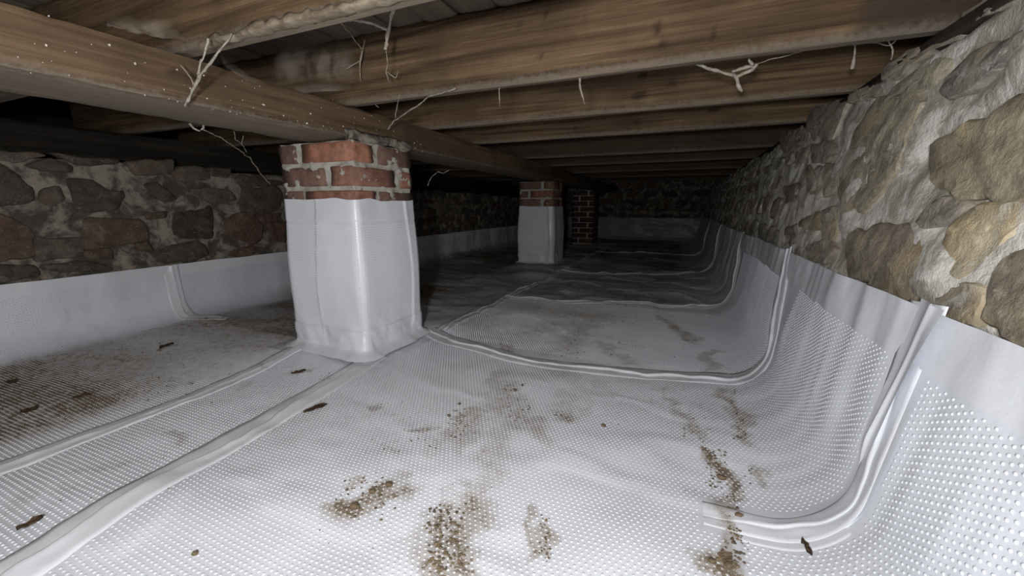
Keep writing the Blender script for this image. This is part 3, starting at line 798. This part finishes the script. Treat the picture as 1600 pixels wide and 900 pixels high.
def wrap_fn(x0, x1, y0, y1, ztop, seed, bulge, slump):
    """returns surf(p, z): p runs along left side -> front -> right side -> back of the wrapped pier"""
    r = .014; pts = []
    segs = [((x0, y1), (x0, y0)), ((x0, y0), (x1, y0)), ((x1, y0), (x1, y1)), ((x1, y1), (x0, y1))]
    path = []
    for (a, b) in segs:
        a = np.array(a); b = np.array(b); d = (b - a) / np.linalg.norm(b - a); nrm = np.array([-d[1], d[0]]) * -1
        nrm = np.array([d[1], -d[0]])
        for t in np.linspace(r, np.linalg.norm(b - a) - r, 40): path.append((*(a + d * t), *nrm))
        # rounded corner
        d2 = np.array([-d[1], d[0]])        # next direction (counter-clockwise turn)
        c = b - d * r + d2 * r
        for q in np.linspace(0, 1, 7)[1:-1]:
            an = q * math.pi / 2; nn = nrm * math.cos(an) + d * math.sin(an)
            path.append((*(c + nn * r), *nn))
    path.append(path[0]); P = np.array(path)
    Ls = np.concatenate([[0], np.cumsum(np.hypot(*np.diff(P[:, :2], axis=0).T))])
    def fn(p, z, off=0.0):
        p = np.asarray(p, float); z = np.asarray(z, float)
        X = np.interp(p, Ls, P[:, 0]); Y = np.interp(p, Ls, P[:, 1]); NX = np.interp(p, Ls, P[:, 2]); NY = np.interp(p, Ls, P[:, 3])
        zn = np.clip(z / ztop, 0, 1)
        h = .006 + bulge * np.sin(math.pi * zn) ** 1.2 + .003 * fbm(p / .12, z / .25, seed, 3)
        h = h + slump * sstep(.16, .02, z) * (.5 + .5 * vnoise(p / .10 + z * 3, seed + 2, .4)) 
        h = h + .006 * sstep(.20, .05, z) * fbm((p + .5 * z) / .07, (z - .3 * p) / .10, seed + 4, 3)
        h = h + .045 * sstep(.035, 0.0, z) ** 1.6          # skirt turned out on the floor
        for (pc, amp) in folds:
            u = p - pc - .012 * np.sin(z * 9 + pc * 20)
            h = h + amp * np.exp(-np.maximum(u, 0) / .05 - np.maximum(-u, 0) / .0035) * sstep(.0, .12, z)
        h = h + off
        return np.stack([X + NX * h, Y + NY * h, z + 0 * h], -1), np.stack([NX, NY, 0 * NX], -1)
    return fn, Ls[-1]
folds = []
def wrap(parent, x0, x1, y0, y1, ztop, seed, bulge, slump, band_top, band_bot, dimp, nz=90):
    fn, Lp = wrap_fn(x0, x1, y0, y1, ztop, seed, bulge, slump)
    npnt = 260
    p = np.linspace(0, Lp, npnt); z = np.concatenate([np.linspace(0.004, .05, 12)[:-1], np.linspace(.05, ztop, nz)])
    Pg, Zg = np.meshgrid(p, z, indexing='ij')
    V, N = fn(Pg, Zg)
    edge = (Zg >= ztop - 1e-6)
    V[..., 2] = V[..., 2] + edge * .006 * vnoise(Pg / .07, seed, .2)
    w = mesh_obj('wrap', V.reshape(-1, 3), grid_faces(npnt, len(z)), WRAP, parent)
    # smooth bands at the top and the foot
    for (z0, z1, nm, ex) in ((ztop - band_top, ztop + .001, 'top_band', .0016), (.004, band_bot, 'foot_band', .003)):
        zz = np.linspace(z0, z1, 22); Pg, Zg = np.meshgrid(p, zz, indexing='ij')
        of = ex * np.ones_like(Zg); of[:, 0] -= ex * .9 if nm == 'top_band' else 0; of[:, -1] -= ex * .9 if nm == 'foot_band' else 0
        V, N = fn(Pg, Zg, of)
        if nm == 'top_band': V[..., 2] += sstep(z1 - .01, z1, Zg) * .006 * vnoise(Pg / .07, seed, .2)
        mesh_obj(nm, V.reshape(-1, 3), grid_faces(npnt, 22), WRAP, w)
    if dimp:
        ps = np.arange(0, Lp, PIT); zs = np.arange(band_bot + .012, ztop - band_top - .008, PIT)
        A, B = np.meshgrid(ps, zs); A = A.ravel(); B = B.ravel()
        W0 = y1 - y0
        m = (A > W0 - .02) & (A < W0 + (x1 - x0) + (y1 - y0) + .01)
        A = A[m]; B = B[m]
        P0, N0 = fn(A, B)
        T = np.stack([-N0[:, 1], N0[:, 0], N0[:, 2]], -1); Bz = np.array([0, 0, 1.0])[None] + 0 * T
        nn = 6; ring = []
        for rr, hh in ((1, -.0005), (.62, .0010)):
            for q in range(nn): ring.append((rr * .0030 * math.cos(q * math.pi / 3), rr * .0030 * math.sin(q * math.pi / 3), hh))
        ring.append((0, 0, .0013)); ring = np.array(ring)
        V = P0[:, None] + ring[None, :, 0:1] * T[:, None] + ring[None, :, 1:2] * Bz[:, None] + ring[None, :, 2:3] * N0[:, None]
        f = []
        for q in range(nn):
            a, b = q, (q + 1) % nn
            f += [(a, b, b + nn), (a, b + nn, a + nn), (a + nn, b + nn, 12)]
        Fc = (np.array(f)[None] + (np.arange(len(A)) * 13)[:, None, None]).reshape(-1, 3)
        d = mesh_obj('dimples', V.reshape(-1, 3), Fc, WRAP, w); d['kind'] = 'stuff'
    return w

PX0, PX1, PY0, PY1 = -1.388, -1.043, 1.072, 1.392
pier = empty('brick_pier', ((PX0 + PX1) / 2, (PY0 + PY1) / 2, 0))
tag(pier, 'near brick pier wrapped in white dimpled plastic, three red brick courses bare at the top', 'pier')
bricks(pier, PX0, PX1, PY0, PY1, [.700, .6185, .538], .066, 4)
mortar_core(pier, PX0, PX1, PY0, PY1, 0, .768, .005, 2.0, .0072)
W0 = PY1 - PY0; FW = PX1 - PX0
folds = [(W0 + FW * .40, .004), (W0 + FW + .235, .007)]
wrap(pier, PX0, PX1, PY0, PY1, .572, 3.0, .012, .018, .075, .10, True)
# thin mortar bed squeezed out between pier and girder
n = 26
xs = np.linspace(-1.12, -1.035, n)
V = []; 
for i, a_ in enumerate(np.linspace(0, 1, n)):
    y_ = PY0 - .012 + a_ * .34; x_ = -1.054 + .004 * vnoise(a_ * 6, .3, .2)
    for (dx, dz) in ((0, .770), (.010, .770), (.016, .782), (.012, .796), (.006, .804), (.001, .800), (.0, .785)):
        V.append((x_ + dx + .004 * float(vnoise(a_ * 19, dz * 60, .1)), y_, dz + .005 * float(vnoise(a_ * 15, dx * 90, 3.1))))
mesh_obj('mortar_bed', np.array(V), grid_faces(n, 7, wrap=True), MORTAR_L, pier)

QX0, QX1, QY0, QY1 = -1.46, -1.125, 3.60, 3.93
pier2 = empty('brick_pier', ((QX0 + QX1) / 2, (QY0 + QY1) / 2, 0))
tag(pier2, 'farther brick pier in glossy grey plastic wrap, standing in the dark behind the near one', 'pier')
bricks(pier2, QX0, QX1, QY0, QY1, [.705, .628, .551], .064, 7)
mortar_core(pier2, QX0, QX1, QY0, QY1, 0, .772, .006, 8.0, .006)
folds = [(.33 + .335 * .85, .012)]
wrap(pier2, QX0, QX1, QY0, QY1, .545, 13.0, .016, .012, .05, .10, False, nz=40)
folds = []
TX0, TX1, TY0, TY1 = -1.50, -1.19, 5.75, 6.07
pier3 = empty('brick_pier', ((TX0 + TX1) / 2, (TY0 + TY1) / 2, 0))
tag(pier3, 'bare unwrapped dark brick pier at the far end in front of the back wall', 'pier')
bricks(pier3, TX0, TX1, TY0, TY1, [.02 + .0755 * i for i in range(10)], .064, 12, .28)  # last factor darkens the brick colour, painting in the gloom back here
mortar_core(pier3, TX0, TX1, TY0, TY1, 0, .768, .012, 18.0, .004)

# ------------------------------------------------------------------ timbers
def beam(name, axis, l0, l1, c0, c1, z0, z1, mat, seed, knots=(), stain_shade_spans=(), parent=None, step=.012, rag=.004, bow=.0):
    """axis 'x': length along x, c = y range; axis 'y': length along y, c = x range"""
    n = max(8, int((l1 - l0) / step)); t = np.linspace(l0, l1, n)
    nh = max(6, int((z1 - z0) / .013)); nw = 6
    zz = np.linspace(z0, z1, nh); cc = np.linspace(c0, c1, nw)
    ring = [(c0, z) for z in zz[::-1]] + [(c, z0) for c in cc[1:]] + [(c1, z) for z in zz[1:]] + [(c, z1) for c in cc[::-1][1:-1]]
    ring = np.array(ring); m = len(ring)
    cm = np.array([(c0 + c1) / 2, (z0 + z1) / 2]); ext = np.array([(c1 - c0) / 2, (z1 - z0) / 2])
    rel = np.abs(ring - cm) / ext
    corner = ((rel[:, 0] > .99) & (rel[:, 1] > .99)).astype(float)
    T = t[:, None]
    d = .0022 * fbm(T / .4, ring[None, :, 0] / .03, ring[None, :, 1] / .03 + seed, 3)
    wane = corner[None, :] * (.004 + rag * np.abs(fbm(T / .06, ring[None, :, 0] * 9, seed + ring[None, :, 1] * 9, 3)))
    C = ring[None, :, 0] - np.sign(ring[None, :, 0] - cm[0]) * (wane - d * 1.0)
    Z = ring[None, :, 1] - np.sign(ring[None, :, 1] - cm[1]) * wane + d + bow * np.sin((T - l0) / (l1 - l0) * math.pi)
    TT = T + 0 * C
    V = np.stack([TT, C, Z], -1) if axis == 'x' else np.stack([C, TT, Z], -1)
    kn = np.zeros(TT.shape); stn = np.zeros(TT.shape)
    for (kt, kz, ra, rb) in knots:
        q = np.hypot((TT - kt) / ra, (Z - kz) / rb) + .25 * fbm(TT / .02, Z / .02, seed, 2)
        kn = np.maximum(kn, sstep(1.15, .35, q))
    for (ta, tb) in stain_shade_spans: stn = np.maximum(stn, sstep(ta, ta + .03 * np.sign(tb - ta), TT + .02 * fbm(Z / .03, TT / .05, seed, 2)))
    du = sstep(.026, .003, Z - z0) * .85 + .25 * (np.abs(Z - z0) < .004)
    V = V.reshape(-1, 3)
    F = grid_faces(n, m, wrap=True)
    if axis == 'x': F = F[:, ::-1]
    F = F.tolist(); F.append(tuple(range(m))); F.append(tuple(range((n - 1) * m, n * m))[::-1])
    return mesh_obj(name, V, F, mat, parent, attrs={'knot': kn.ravel(), 'stain': stn.ravel(), 'dust': np.clip(du, 0, 1).ravel()}, sharp=35)

GZ0, GZ1 = .775, .885
gd = beam('girder', 'y', -.8, 7.0, -1.305, -1.06, GZ0, GZ1, WOOD_Y, 3.0, knots=((.62, .84, .05, .012),), step=.02)
tag(gd, 'heavy brown timber girder resting on the brick piers, running from the upper left', 'beam')
ZJ = .885
def kpx(px, py, y): p = at_y(px, py, y); return float(p[0]), float(p[2])
k1 = [(*kpx(x, y, 1.10), a, b) for x, y, a, b in ((1027, 45, .014, .020), (1035, 68, .014, .014), (1052, 42, .008, .006), (1113, 55, .008, .016), (844, 88, .006, .012), (853, 22, .010, .012), (915, 25, .012, .008), (812, 36, .012, .010))]
k2 = [(*kpx(x, y, 1.57), a, b) for x, y, a, b in ((1004, 118, .018, .016), (1050, 130, .02, .012), (1000, 150, .03, .02))]
k3 = [(*kpx(x, y, 2.03), a, b) for x, y, a, b in ((995, 191, .02, .014), (1115, 172, .03, .015), (900, 200, .015, .01))]
JLAB = ['nearest joist, cut by the top edge, with a ragged crusty lower edge', 'bright knotty joist crossing overhead in front of the near pier',
        'second brown joist behind the bright one, with a dusty lower edge', 'third joist back, dim brown, ending at the right stone wall',
        'fourth joist back, dark brown and half in shadow', 'fifth joist back, nearly black', 'sixth joist back, lost in the dark', 'joist just behind the far wrapped pier in the dark', 'last joist before the back wall in the dark']
JY = [.60, 1.10, 1.567, 2.03, 2.80, 3.40, 4.2, 5.0, 5.9]
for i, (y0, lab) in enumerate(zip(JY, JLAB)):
    stn = ((.27, .4),) if i == 1 else ((-3.2, -3.0),) if i >= 4 else ()     # end stain on the bright joist; back joists darkened to paint in far gloom
    j = beam('floor_joist', 'x', -2.9, .62, y0, y0 + .052, ZJ + (.004 if i == 0 else 0), ZJ + .20, WOOD_X, 10.0 + 3.7 * i, knots={1: k1, 2: k2, 3: k3}.get(i, ()), stain_shade_spans=stn,
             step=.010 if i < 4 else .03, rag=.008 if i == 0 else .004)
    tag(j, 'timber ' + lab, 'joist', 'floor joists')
    if i == 0:   # pale crust hanging along its lower front edge
        n = 70; V = []
        for q in np.linspace(0, 1, n):
            x_ = -.98 + q * .62; a_ = (.003 + .010 * abs(float(fbm(q * 22, .3, 1.0, 4)))) * (1 - .5 * q)
            up = .004 + .012 * abs(float(fbm(q * 14, 2.2, .1, 3)))
            for (dy, dz) in ((-.001, up), (-.003, up * .6), (-.005 - a_ * .3, -.001), (-.002, -a_ * .9), (.018, -a_ * .5), (.03, .002), (.02, .006)):
                V.append((x_, y0 + dy + .003 * float(vnoise(q * 40, dz * 80, .3)), ZJ + .004 + dz + .003 * float(vnoise(q * 45, dy * 80, 4.3))))
        mesh_obj('crust', np.array(V), grid_faces(n, 7, wrap=True), CRUST, j)

wp = beam('wall_plate', 'y', -.6, 7.0, .425, .60, .848, .885, WOOD_DARK, 41.0, step=.03)
tag(wp, 'blackened timber wall plate lying along the top of the right stone wall', 'beam')
wp2 = beam('wall_plate', 'y', -.6, 7.0, -2.62, -2.42, .752, .885, WOOD_DARK, 47.0, step=.03)
tag(wp2, 'dark timber plate deep in the recess above the left stone wall', 'beam')

ceil = mesh_obj('ceiling', [(-4.2, -1.2, 1.14), (1.2, -1.2, 1.14), (1.2, 7.6, 1.14), (-4.2, 7.6, 1.14)], [(3, 2, 1, 0)], WOOD_DARK, attrs={})
ceil['kind'] = 'structure'
x = -3.0; i = 0
while x < .62:
    w = .118
    zt = 1.086 + .004 * float(vnoise(i * 1.7, .2, .3))
    beam('plank', 'y', -1.0, 7.3, x + .002, x + w - .003, zt, zt + .026, PLANK, 60.0 + i * 2.3, parent=ceil, step=.12, rag=.001)
    x += w; i += 1
# earth bank far behind the left wall and shell ends
sb = mesh_obj('wall_recess', [(-4.0, -1.2, -.06), (-4.0, 7.6, -.06), (-4.0, 7.6, 1.14), (-4.0, -1.2, 1.14)], [(0, 3, 2, 1)], SOIL); sb['kind'] = 'structure'
se = mesh_obj('wall_front', [(-4.2, -1.2, -.06), (1.2, -1.2, -.06), (1.2, -1.2, 1.14), (-4.2, -1.2, 1.14)], [(0, 1, 2, 3)], SOIL); se['kind'] = 'structure'

# ------------------------------------------------------------------ cobwebs: dust-laden strands, branching tubes in space
def tube(pts, rads, seed, n=5):
    pts = np.asarray(pts, float); L = np.concatenate([[0], np.cumsum(np.linalg.norm(np.diff(pts, axis=0), axis=1))])
    m = max(5, int(L[-1] / .006)); t = np.linspace(0, L[-1], m)
    c = np.stack([np.interp(t, L, pts[:, i]) for i in range(3)], -1)
    c[1:-1] += .0022 * np.stack([fbm(t / .02, seed, i + .5, 2) for i in range(3)], -1)[1:-1]
    r = np.interp(t / L[-1], np.linspace(0, 1, len(rads)), rads) * (1 + .45 * fbm(t / .008, seed + 5.0, .3, 2))
    tg = np.gradient(c, axis=0); tg /= np.linalg.norm(tg, axis=1, keepdims=True) + 1e-9
    a = np.cross(tg, [0.31, .77, .55]); a /= np.linalg.norm(a, axis=1, keepdims=True) + 1e-9; b = np.cross(tg, a)
    V = []
    for k_ in range(n):
        th = 2 * math.pi * k_ / n; V.append(c + r[:, None] * (math.cos(th) * a + math.sin(th) * b))
    V = np.stack(V, 1).reshape(-1, 3)
    F = grid_faces(m, n, wrap=True).tolist(); F.append(tuple(range(n))[::-1]); F.append(tuple(range((m - 1) * n, m * n)))
    return V, F
def ray_pts(pix, d0, d1):
    q = np.linspace(0, 1, len(pix)); return [CAM + ray(*p) * (d0 + (d1 - d0) * t) for p, t in zip(pix, q)]
def dist(p): return float(np.linalg.norm(np.asarray(p) - CAM))
def cobweb(label, strands, seed):
    V = []; F = []; b = 0
    first = strands[0]
    o = None
    root = None
    for i, (pix, d0, d1, r0, r1) in enumerate(strands):
        v, f = tube(ray_pts(pix, d0, d1), [r0, (r0 + r1) / 2, r1], seed + i * 3.1)
        V.append(v); F += [tuple(q + b for q in ff) for ff in f]; b += len(v)
    o = mesh_obj('cobweb', np.concatenate(V), F, WEB)
    tag(o, label, 'cobweb', 'dusty cobwebs under the floor'); return o
dA = dist(at_z(362, 55, ZJ)); dB = dist(at_x(290, 165, -1.05)); 
cobweb('forked dusty cobweb strand hanging across the girder at the upper left', [
    ([(362, 52), (345, 78), (328, 98), (313, 118), (304, 135), (297, 150), (289, 166)], dA, dB, .0018, .0030),
    ([(325, 60), (321, 78), (316, 95), (308, 116)], dA + .03, (dA + dB) / 2, .0026, .0016),
    ([(281, 100), (293, 112), (300, 124), (303, 136)], dB, dB - .03, .0012, .0018),
    ([(314, 92), (312, 108), (304, 130)], dA + .1, dB - .03, .0012, .0014)], 3.0)
dC = dist(at_y(615, 10, .95))
cobweb('thick twig-like cobweb strand hanging between the first two joists', [
    ([(618, 2), (611, 25), (607, 45), (604, 62), (602, 78)], dC, dC, .0045, .0050),
    ([(523, 24), (545, 30), (570, 34), (590, 40), (606, 48)], dC, dC, .0030, .0034),
    ([(603, 80), (606, 98), (603, 112), (608, 128)], dC, dC + .05, .0012, .0016),
    ([(604, 112), (612, 118), (618, 122), (622, 110)], dC + .05, dC + .05, .0014, .0010)], 13.0)
dD = dist(at_y(560, 70, 1.05))
cobweb('thin drooping cobweb thread just left of the twig-like one', [
    ([(528, 30), (545, 50), (556, 65), (566, 78)], dD - .1, dD, .0010, .0014), ([(566, 78), (562, 95), (562, 110), (564, 128)], dD, dD + .02, .0030, .0014),
    ([(570, 62), (567, 78)], dD, dD, .0016, .0012), ([(562, 95), (550, 102), (540, 108)], dD, dD + .03, .0014, .0008)], 23.0)
dE = dist(at_z(712, 138, ZJ)); dF = dist(at_x(600, 205, -1.03))
cobweb('long bent cobweb strand slanting down to the top of the near pier', [
    ([(712, 138), (690, 146), (668, 152), (655, 164), (640, 172), (628, 180), (617, 188), (606, 202)], dE, dF, .0018, .0026),
    ([(625, 148), (621, 162), (618, 184)], dE, dE + .1, .0012, .0016), ([(572, 150), (580, 158), (592, 168)], dF - .02, dF - .02, .0018, .0010)], 33.0)
dG = dist(at_y(905, 120, 1.13))
cobweb('short tapering cobweb drip under the bright joist, right of the piers', [([(908, 113), (905, 122), (906, 132), (909, 146), (914, 163)], dG, dG, .0046, .0012)], 43.0)
cobweb('tiny cobweb drip under the bright joist above the far pier', [([(781, 128), (781, 136), (780, 150), (781, 166)], dist(at_y(781, 140, 1.13)), dist(at_y(781, 140, 1.13)), .0032, .0006)], 48.0)
dH = dist(at_y(1140, 110, 1.20))
cobweb('knotted y-shaped cobweb clump under the bright joist near the stone wall', [
    ([(1070, 95), (1090, 101), (1110, 107), (1130, 113), (1146, 117)], dH, dH, .0030, .0042), ([(1146, 116), (1152, 124), (1153, 133), (1160, 143)], dH, dH, .0050, .0040),
    ([(1144, 112), (1158, 107), (1168, 104), (1180, 106)], dH, dH, .0050, .0040), ([(1150, 120), (1165, 113), (1175, 110), (1183, 100)], dH, dH, .0045, .0040),
    ([(1169, 86), (1171, 96), (1177, 102)], dH, dH, .0020, .0032), ([(1182, 100), (1205, 92), (1230, 87), (1255, 79)], dH, dH + .05, .0010, .0014)], 53.0)
dI = dist(at_z(310, 200, GZ0))
cobweb('cobweb dangling below the girder in front of the dark left wall', [
    ([(296, 193), (302, 200), (312, 205), (319, 200), (318, 193)], dI, dI, .0040, .0030), ([(318, 203), (345, 215), (370, 232), (390, 246), (405, 268), (422, 288)], dI, dI + .55, .0014, .0028),
    ([(365, 205), (368, 218), (378, 224), (385, 238)], dI + .1, dI + .2, .0010, .0012), ([(378, 224), (380, 212)], dI + .1, dI + .1, .0010, .0008)], 63.0)
dK = dist(at_y(1333, 80, 1.25))
cobweb('straight cobweb drip beside the right end of the bright joist', [([(1336, 66), (1335, 84), (1331, 108)], dK, dK, .0012, .0042)], 73.0)
cobweb('pale forked cobweb thread at the wall plate by the upper right stones', [([(1386, 58), (1392, 70), (1394, 80), (1392, 94)], dK, dK, .0012, .0016), ([(1407, 56), (1398, 64), (1392, 70)], dK, dK, .0010, .0014), ([(1352, 66), (1375, 68), (1392, 71)], dK, dK, .0010, .0010)], 83.0)
cobweb('faint cobweb under the girder just right of the near pier', [([(668, 290), (674, 276), (684, 268), (692, 271), (702, 266)], 1.75, 1.8, .0012, .0012)], 88.0)
# white cocoons on the girder's edge
def veil(label, up, lo, du, dl, seed):
    U = np.array(ray_pts(up, *du)); Lw = np.array(ray_pts(lo, *dl)); n = 50; q = np.linspace(0, 1, n)
    it = lambda P: np.stack([np.interp(q, np.linspace(0, 1, len(P)), P[:, i]) for i in range(3)], -1)
    U = it(U); Lw = it(Lw); m = 9; V = []
    for t in np.linspace(0, 1, m):
        p = U * (1 - t) + Lw * t; p[:, 2] -= .010 * math.sin(math.pi * t); p += .004 * np.stack([fbm(q * 9, t * 3, seed + i, 2) for i in range(3)], -1); V.append(p)
    o = mesh_obj('web_veil', np.stack(V, 1).reshape(-1, 3), grid_faces(n, m), VEIL, attrs={'fade': ((np.sin(math.pi * q) ** .6)[:, None] * (np.sin(math.pi * np.linspace(0, 1, m)) ** .8)[None, :]).ravel()})
    tag(o, label, 'cobweb', 'dusty cobwebs under the floor'); return o
g1 = dist(at_x(380, 108, -1.03)); g2 = dist(at_y(500, 138, 1.09)); g3 = dist(at_y(560, 130, 1.09))
veil('dusty cobweb veil draped from the girder to the bright joist', [(345, 85), (378, 108), (405, 124), (440, 131), (490, 132), (552, 128)], [(352, 100), (385, 125), (410, 142), (445, 150), (495, 143), (556, 136)], (g1 - .05, g3), (g1 - .03, g3), 4.0)
veil('grey cobweb veil sagging between the nearest joist and the girder', [(165, 22), (215, 25), (262, 30), (275, 40)], [(160, 36), (210, 52), (268, 62), (320, 62)], (dist(at_x(165, 30, -1.03)), dist(at_y(275, 40, .59))), (dist(at_x(160, 36, -1.025)), dist(at_x(320, 66, -1.0))), 7.0)
veil('smoky cobweb veil in the corner between girder and bright joist', [(420, 90), (455, 70), (500, 62), (560, 55)], [(440, 135), (470, 135), (510, 132), (570, 125)], (g1, g2 - .05), (g1, g2 - .05), 9.0)

# ------------------------------------------------------------------ crumbs of soil and other litter on the liner
def lump(c, nrm_z, size, flat, seed):
    # low icosphere-like lump
    t = (1 + 5 ** .5) / 2
    v = np.array([(-1, t, 0), (1, t, 0), (-1, -t, 0), (1, -t, 0), (0, -1, t), (0, 1, t), (0, -1, -t), (0, 1, -t), (t, 0, -1), (t, 0, 1), (-t, 0, -1), (-t, 0, 1)], float); v /= np.linalg.norm(v[0])
    f = [(0, 11, 5), (0, 5, 1), (0, 1, 7), (0, 7, 10), (0, 10, 11), (1, 5, 9), (5, 11, 4), (11, 10, 2), (10, 7, 6), (7, 1, 8), (3, 9, 4), (3, 4, 2), (3, 2, 6), (3, 6, 8), (3, 8, 9), (4, 9, 5), (2, 4, 11), (6, 2, 10), (8, 6, 7), (9, 8, 1)]
    v = v * (1 + .35 * vnoise(v[:, 0] * 1.7 + seed, v[:, 1] * 1.7, v[:, 2] * 1.7)[:, None])
    return v * np.array([size, size * random.uniform(.6, 1), size * flat]) + np.asarray(c), f
def floor_pt(px, py):
    p = at_z(px, py); s, y = p[0], p[1]
    q = surf(np.array([s]), np.array([y]), np.array([.002]))[0]; return q
V = []; F = []; b = 0
CL = [((520, 620), (750, 815), 42, 5), ((660, 735), (785, 895), 75, 6), ((840, 866), (800, 880), 26, 4), ((1100, 1140), (705, 762), 55, 5), ((1125, 1165), (762, 895), 60, 5), ((1110, 1160), (865, 893), 26, 7),
      ((1160, 1185), (700, 760), 12, 4), ((570, 690), (620, 710), 45, 4), ((690, 750), (640, 690), 26, 5), ((780, 840), (600, 660), 24, 5), ((860, 900), (640, 660), 10, 4), ((480, 540), (575, 600), 14, 4), ((935, 975), (655, 672), 6, 4),
      ((1060, 1110), (630, 700), 20, 4), ((1135, 1170), (605, 690), 26, 4), ((410, 900), (620, 880), 60, 2.2), ((900, 1200), (560, 880), 50, 2.2), ((30, 400), (520, 640), 60, 5), ((680, 1080), (450, 560), 80, 6), ((60, 420), (640, 860), 26, 2.6)]
for (xa, xb), (ya, yb), n, sz in CL:
    for _ in range(int(n * 1.7)):
        cxp = (xa + xb) / 2 + (xb - xa) * random.triangular(-.5, .5, 0); cyp = (ya + yb) / 2 + (yb - ya) * random.uniform(-.5, .5)
        p = floor_pt(cxp, cyp)
        if dirt_at(np.array([p[0]]), np.array([p[1]]))[0] < .25 and random.random() < .6: continue
        s = sz * .001 * random.uniform(.35, 1.0) * .66
        v, f = lump(p + [0, 0, s * .25], 0, s, .55, random.random() * 90)
        V.append(v); F += [tuple(q + b for q in ff) for ff in f]; b += 12
cr = mesh_obj('soil_crumbs', np.concatenate(V), F, CRUMB, smooth=False)
tag(cr, 'fine brown soil crumbs scattered over the white floor liner', 'soil', kind='stuff')
CLODS = [((555, 798), .011, 'roundest brown soil clod of the cluster in the bottom left centre'), ((608, 762), .009, 'brown soil clod at the upper right end of the cluster in the bottom left centre'), ((582, 773), .007, 'small brown clod in the middle of the bottom left centre cluster'),
         ((1127, 745), .010, 'largest soil clod in the dirt trail near the right wall'), ((1108, 716), .008, 'soil clod at the top of the dirt trail near the right wall'), ((1153, 808), .008, 'soil clod halfway down the dirt trail near the right wall'), ((1112, 883), .007, 'grey brown clod at the bottom edge, left of the dirt trail end'), ((1138, 890), .007, 'clod at the bottom edge, right at the dirt trail end'),
         ((702, 651), .007, 'dark pebble on the pale mud patch left of centre'), ((718, 632), .006, 'lone dark pebble just above the pale mud patch'), ((805, 612), .008, 'dark pebble on the tan smear in the middle of the floor'), ((816, 605), .006, 'smaller dark pebble right above the tan smear'), ((943, 664), .007, 'lone grey crumb on clean liner right of centre'),
         ((305, 866), .006, 'small dark crumb on clean liner at the bottom left')]
for (px, py), s, lab in CLODS:
    p = floor_pt(px, py); v, f = lump(p + [0, 0, s * .3], 0, s, .6, random.random() * 90)
    o = mesh_obj('soil_clod', v, f, CRUMB, smooth=False); tag(o, lab, 'clod', 'soil clods on the liner')
def leaf(px0, px1, width, label, seed, name='dead_leaf', cat='leaf'):
    a = floor_pt(*px0); b = floor_pt(*px1); n = 14; d = (b - a); L = np.linalg.norm(d); d = d / L; s = np.cross([0, 0, 1], d)
    V = []
    for t in np.linspace(0, 1, n):
        w = width * (math.sin(math.pi * min(1, t * .96 + .02)) ** .7) * (1 + .35 * float(vnoise(t * 7, seed, .4)))
        c = a + d * L * t + s * .004 * float(vnoise(t * 3, seed, 2.2))
        for q in (-1, -.5, 0, .5, 1):
            V.append(c + s * w * q + np.array([0, 0, .003 + .004 * abs(q) + .003 * float(vnoise(t * 6, q * 2, seed))]))
    top = np.array(V); bot = top - [0, 0, .0022]
    f = grid_faces(n, 5).tolist(); m = len(top); f += [tuple(x + m for x in q[::-1]) for q in f]
    for i in range(n - 1):
        for jj in (0, 4):
            a_, b_ = i * 5 + jj, (i + 1) * 5 + jj; f.append((a_, b_, b_ + m, a_ + m))
    for jj in range(4):
        f.append((jj, jj + 1, jj + 1 + m, jj + m)); e = (n - 1) * 5; f.append((e + jj, e + jj + 1, e + jj + 1 + m, e + jj + m))
    o = mesh_obj(name, np.concatenate([top, bot]), f, LEAF); tag(o, label, cat, 'scraps lying on the liner')
leaf((29, 836), (70, 816), .006, 'dark brown leaf scrap near the lower left corner', 1.0)
leaf((474, 645), (510, 633), .012, 'brown mud flake on the seam in front of the near pier', 2.0, 'mud_flake', 'flake')
leaf((1255, 858), (1266, 880), .003, 'dark twig scrap by the wall cove at the bottom right', 3.0, 'twig', 'twig')
leaf((250, 545), (272, 538), .012, 'dark leaf scrap on the grey floor below the left wall seam', 4.0)
leaf((32, 646), (60, 640), .010, 'dark leaf scrap on the grey floor at the left edge, nearest of its row', 5.0)
leaf((115, 628), (142, 621), .009, 'dark leaf scrap beside the left long seam on the grey floor', 6.0)
leaf((10, 598), (28, 596), .010, 'dark leaf scrap at the left edge under the wall liner', 7.0)
leaf((455, 584), (478, 579), .008, 'rust brown leaf scrap left of the near pier foot', 8.0)
# pale flecks of lime stuck on the girder
V = []; F = []; b = 0
for _ in range(90):
    y_ = random.uniform(.34, 1.5); z_ = GZ0 + abs(random.gauss(0, .045)); z_ = min(z_, GZ1 - .004)
    s = random.choice([.0012, .0016, .002, .003]) * random.uniform(.6, 1.1)
    v, f = lump(np.array([-1.0570, y_, z_]), 0, s, .9, random.random() * 90); V.append(v); F += [tuple(q + b for q in ff) for ff in f]; b += 12
fl = mesh_obj('lime_flecks', np.concatenate(V), F, mat_plain('lime_fleck', (.7, .66, .58), .9))
tag(fl, 'tiny pale lime flecks sprinkled on the side of the girder', 'flecks', kind='stuff')
